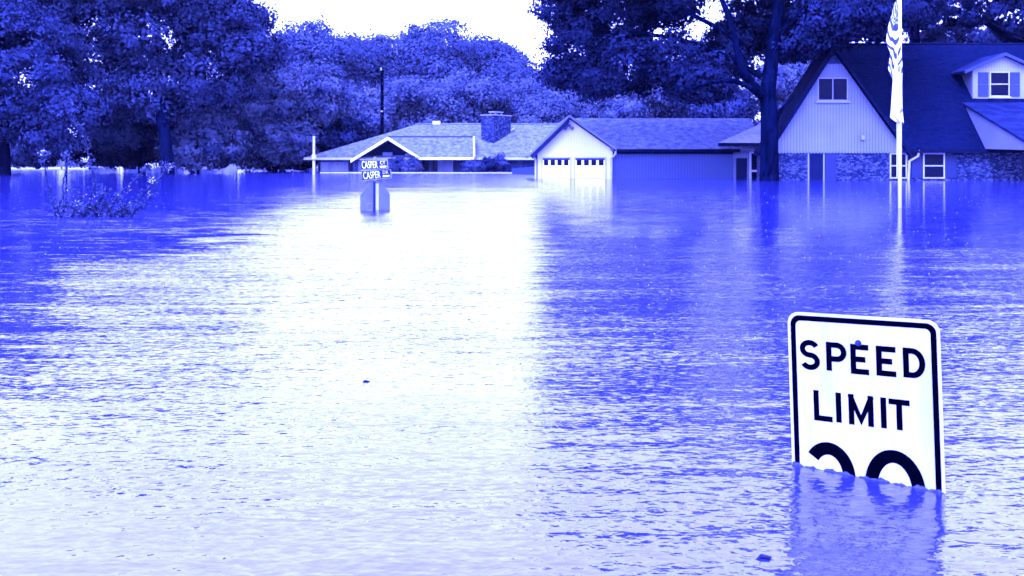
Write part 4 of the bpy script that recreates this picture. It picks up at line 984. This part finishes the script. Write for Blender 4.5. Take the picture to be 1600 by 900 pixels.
# ---------------------------------------------------------------- shrubs
def bush(name, px, py, Y, rx, ry, m, label, seed, group=None, n=2600):
    bl = [B(px, py, Y, rx, ry, 1.0), B(px - rx * .5, py + ry * .4, Y, rx * .6, ry * .6, .8), B(px + rx * .5, py + ry * .3, Y - .3, rx * .6, ry * .6, .8)]
    me = leaves_mesh(name, bl, n, .24, seed, .45); me.materials.append(m); o = bpy.data.objects.new(name, me); col.objects.link(o)
    return tag(o, label, 'bush', group)
bush('garden_bush', 619, 257, 108.5, 13, 9, L_mid, 'round garden bush under the porch gable right of the street blades', 201)
bush('garden_bush', 643, 258, 108.5, 11, 9, L_lite, 'paler garden bush at the right foot of the porch gable', 202)
bush('garden_bush', 738, 259, 109.5, 15, 9, L_mid, 'rounded garden bush under the valley of the ranch roof', 203)
bush('garden_bush', 760, 257, 109.5, 12, 10, L_dark, 'dark garden bush below the ranch chimney', 204)
bush('garden_bush', 781, 254, 109.5, 9, 13, L_mid, 'tall thin garden bush rising over the ranch eave', 205)

M_twig = mat('wet_twigs', 0.012, 0.8, 0.2)
M_blossom = mat('pale_blossom', 0.35, 0.7, 0.2)
def shrub():
    Y0 = 24.2; rnd = random.Random(9); k = Y0 / FPX
    base = P(150, 341, Y0); t = thing('flooded_shrub', (base.x, Y0, -.3), 'leafy shrub of thin arching stems with pale blossom tips poking from the water', 'shrub')
    stems = [[(88, 342), (80, 310), (74, 285), (70, 262), (66, 240)], [(100, 342), (99, 318), (98, 290), (103, 262), (102, 240)], [(130, 342), (140, 315), (148, 290), (143, 262), (138, 240), (132, 215), (122, 195)],
             [(165, 342), (176, 318), (190, 300), (208, 285), (222, 270), (236, 262)], [(190, 342), (205, 320), (225, 300), (240, 288), (256, 272), (262, 258)], [(110, 342), (122, 325), (128, 308), (112, 294)], [(150, 342), (152, 322), (160, 304), (172, 300)],
             [(175, 342), (168, 322), (160, 305), (152, 290)], [(120, 342), (135, 328), (150, 322)], [(204, 340), (212, 328), (224, 318), (240, 305)], [(95, 342), (90, 325), (95, 312)], [(140, 342), (120, 330), (106, 322), (92, 322)],
             [(185, 342), (200, 330), (190, 312), (180, 308)], [(155, 342), (145, 330), (132, 320)], [(160, 342), (185, 330), (206, 322)]]
    sm = MB(); V = []
    lv = {'leaf': MB(), 'bl': MB()}
    def leaf(mb, c, s):
        n_ = Vector((rnd.gauss(0, 1), rnd.gauss(0, 1) - .3, rnd.gauss(0, 1) + .9)).normalized(); a = n_.cross(Vector((rnd.gauss(0, 1), rnd.gauss(0, 1), rnd.gauss(0, 1)))).normalized(); b_ = n_.cross(a)
        mb.poly([c - a * s * .2, c + a * s * .35 + b_ * s * .32, c + a * s, c + a * s * .35 - b_ * s * .32])
    for s_ in stems:
        yo = rnd.uniform(-.5, .5); pts = [P(x, y, Y0 + yo * (i / len(s_) + .2)) for i, (x, y) in enumerate(s_)]
        # resample and wiggle
        fine = []
        for i in range(len(pts) - 1):
            for q in range(5): fine.append(pts[i].lerp(pts[i + 1], q / 5) + Vector((rnd.gauss(0, .008), rnd.gauss(0, .01), 0)))
        fine.append(pts[-1]); fine[0].z = -.2
        sm.tube(fine, [.030 * (1 - .6 * i / len(fine)) for i in range(len(fine))], 5)
        tall = len(s_) > 4
        for i, p in enumerate(fine):
            low = p.z < .35
            for q in range(13 if low else 3 if i < len(fine) * .65 else 7):
                leaf(lv['leaf'], p + Vector((rnd.gauss(0, .05 if not low else .12), rnd.gauss(0, .08), abs(rnd.gauss(0, .05)))), rnd.uniform(.04, .08))
        if tall:
            tip = fine[-1]
            for q in range(60): leaf(lv['leaf'], tip + Vector((rnd.gauss(0, .09), rnd.gauss(0, .09), rnd.gauss(-.03, .08))), rnd.uniform(.03, .06))
    for (px, py, n_, sp) in ((69, 238, 22, .045), (115, 203, 18, .08), (134, 250, 50, .05), (240, 258, 30, .05), (238, 282, 26, .05), (200, 300, 10, .1), (232, 302, 14, .05), (120, 310, 12, .15), (180, 325, 14, .2), (150, 320, 14, .2), (262, 262, 20, .06)):
        c = P(px, py, Y0)
        for q in range(n_): leaf(lv['bl'], c + Vector((rnd.gauss(0, sp), rnd.gauss(0, sp), rnd.gauss(0, sp * .8))), rnd.uniform(.03, .055))
    sm.build('stems', M_twig, t); lv['leaf'].build('foliage', mat('shrub_leaves', .006, .6, .1, 'noise', .06, (6, 6, 6)), t); lv['bl'].build('blossom', M_blossom, t)
shrub()

# ---------------------------------------------------------------- floating bits
def floater(px, py, s, label, name='driftwood'):
    c = G(px, py); r = random.Random(int(px)); mb = MB()
    pts = [c + Vector((-s, .0, 0.0)), c + Vector((-s * .3, .01, s * .28)), c + Vector((s * .4, 0, s * .22)), c + Vector((s, .02, .0))]
    mb.tube(pts, [s * .12, s * .3, s * .26, s * .08], 8); mb.tube([pts[1], pts[1] + Vector((-s * .5, -.02, s * .35))], [s * .1, s * .03], 6)
    simple(name, mb, M_twig, label, 'debris', smooth=True)
floater(572, 597, .022, 'small dark twig floating in the bright middle of the water')
floater(1195, 874, .028, 'dark sodden twig floating low left of the sign in front')
floater(733, 500, .012, 'tiny dark leaf scrap floating beyond the twig in bright water')

# ---------------------------------------------------------------- rain splashes
def splashes():
    rnd = random.Random(3); mb = MB()
    for k in range(1500):
        Y = 7 + 38 * rnd.random() ** 1.3
        X = rnd.uniform(-.15, .55) * Y if rnd.random() < .75 else rnd.uniform(-.52, -.1) * Y
        if abs(X - 1.6) < .6 and Y < 6: continue
        s_ = rnd.uniform(.004, .010) * (1 + Y / 50); h_ = s_ * rnd.uniform(.5, 1.0); c = Vector((X, Y, -.004))
        ring = [c + Vector((math.cos(a) * s_, math.sin(a) * s_, 0)) for a in (0, 1.57, 3.14, 4.71)]
        tp = [c + Vector((math.cos(a) * s_ * .5, math.sin(a) * s_ * .5, h_)) for a in (0, 1.57, 3.14, 4.71)]
        i = len(mb.v); mb.v += ring + tp
        mb.f += [(i + q, i + (q + 1) % 4, i + 4 + (q + 1) % 4, i + 4 + q) for q in range(4)] + [(i + 4, i + 5, i + 6, i + 7)]
    o = mb.build('rain_splashes', mat('splash_water', .16, .4, .3)); tag(o, 'tiny pale splashes where rain strikes the floodwater', 'splashes', kind='stuff')
splashes()

# ---------------------------------------------------------------- wet air
hz = MB().prism([(-330, -40, -2.8), (330, -40, -2.8), (330, 330, -2.8), (-330, 330, -2.8)], (0, 0, 62))
hm = bpy.data.materials.new('haze'); hm.use_nodes = True; hn = hm.node_tree.nodes; hn.remove(hn['Principled BSDF'])
pv = hn.new('ShaderNodeVolumePrincipled'); pv.inputs['Color'].default_value = (.85, .88, .95, 1); pv.inputs['Density'].default_value = 0.000025
hm.node_tree.links.new(pv.outputs[0], hn['Material Output'].inputs['Volume'])
tag(hz.build('haze', hm), 'thin wet air over the flooded street', 'haze', kind='stuff')
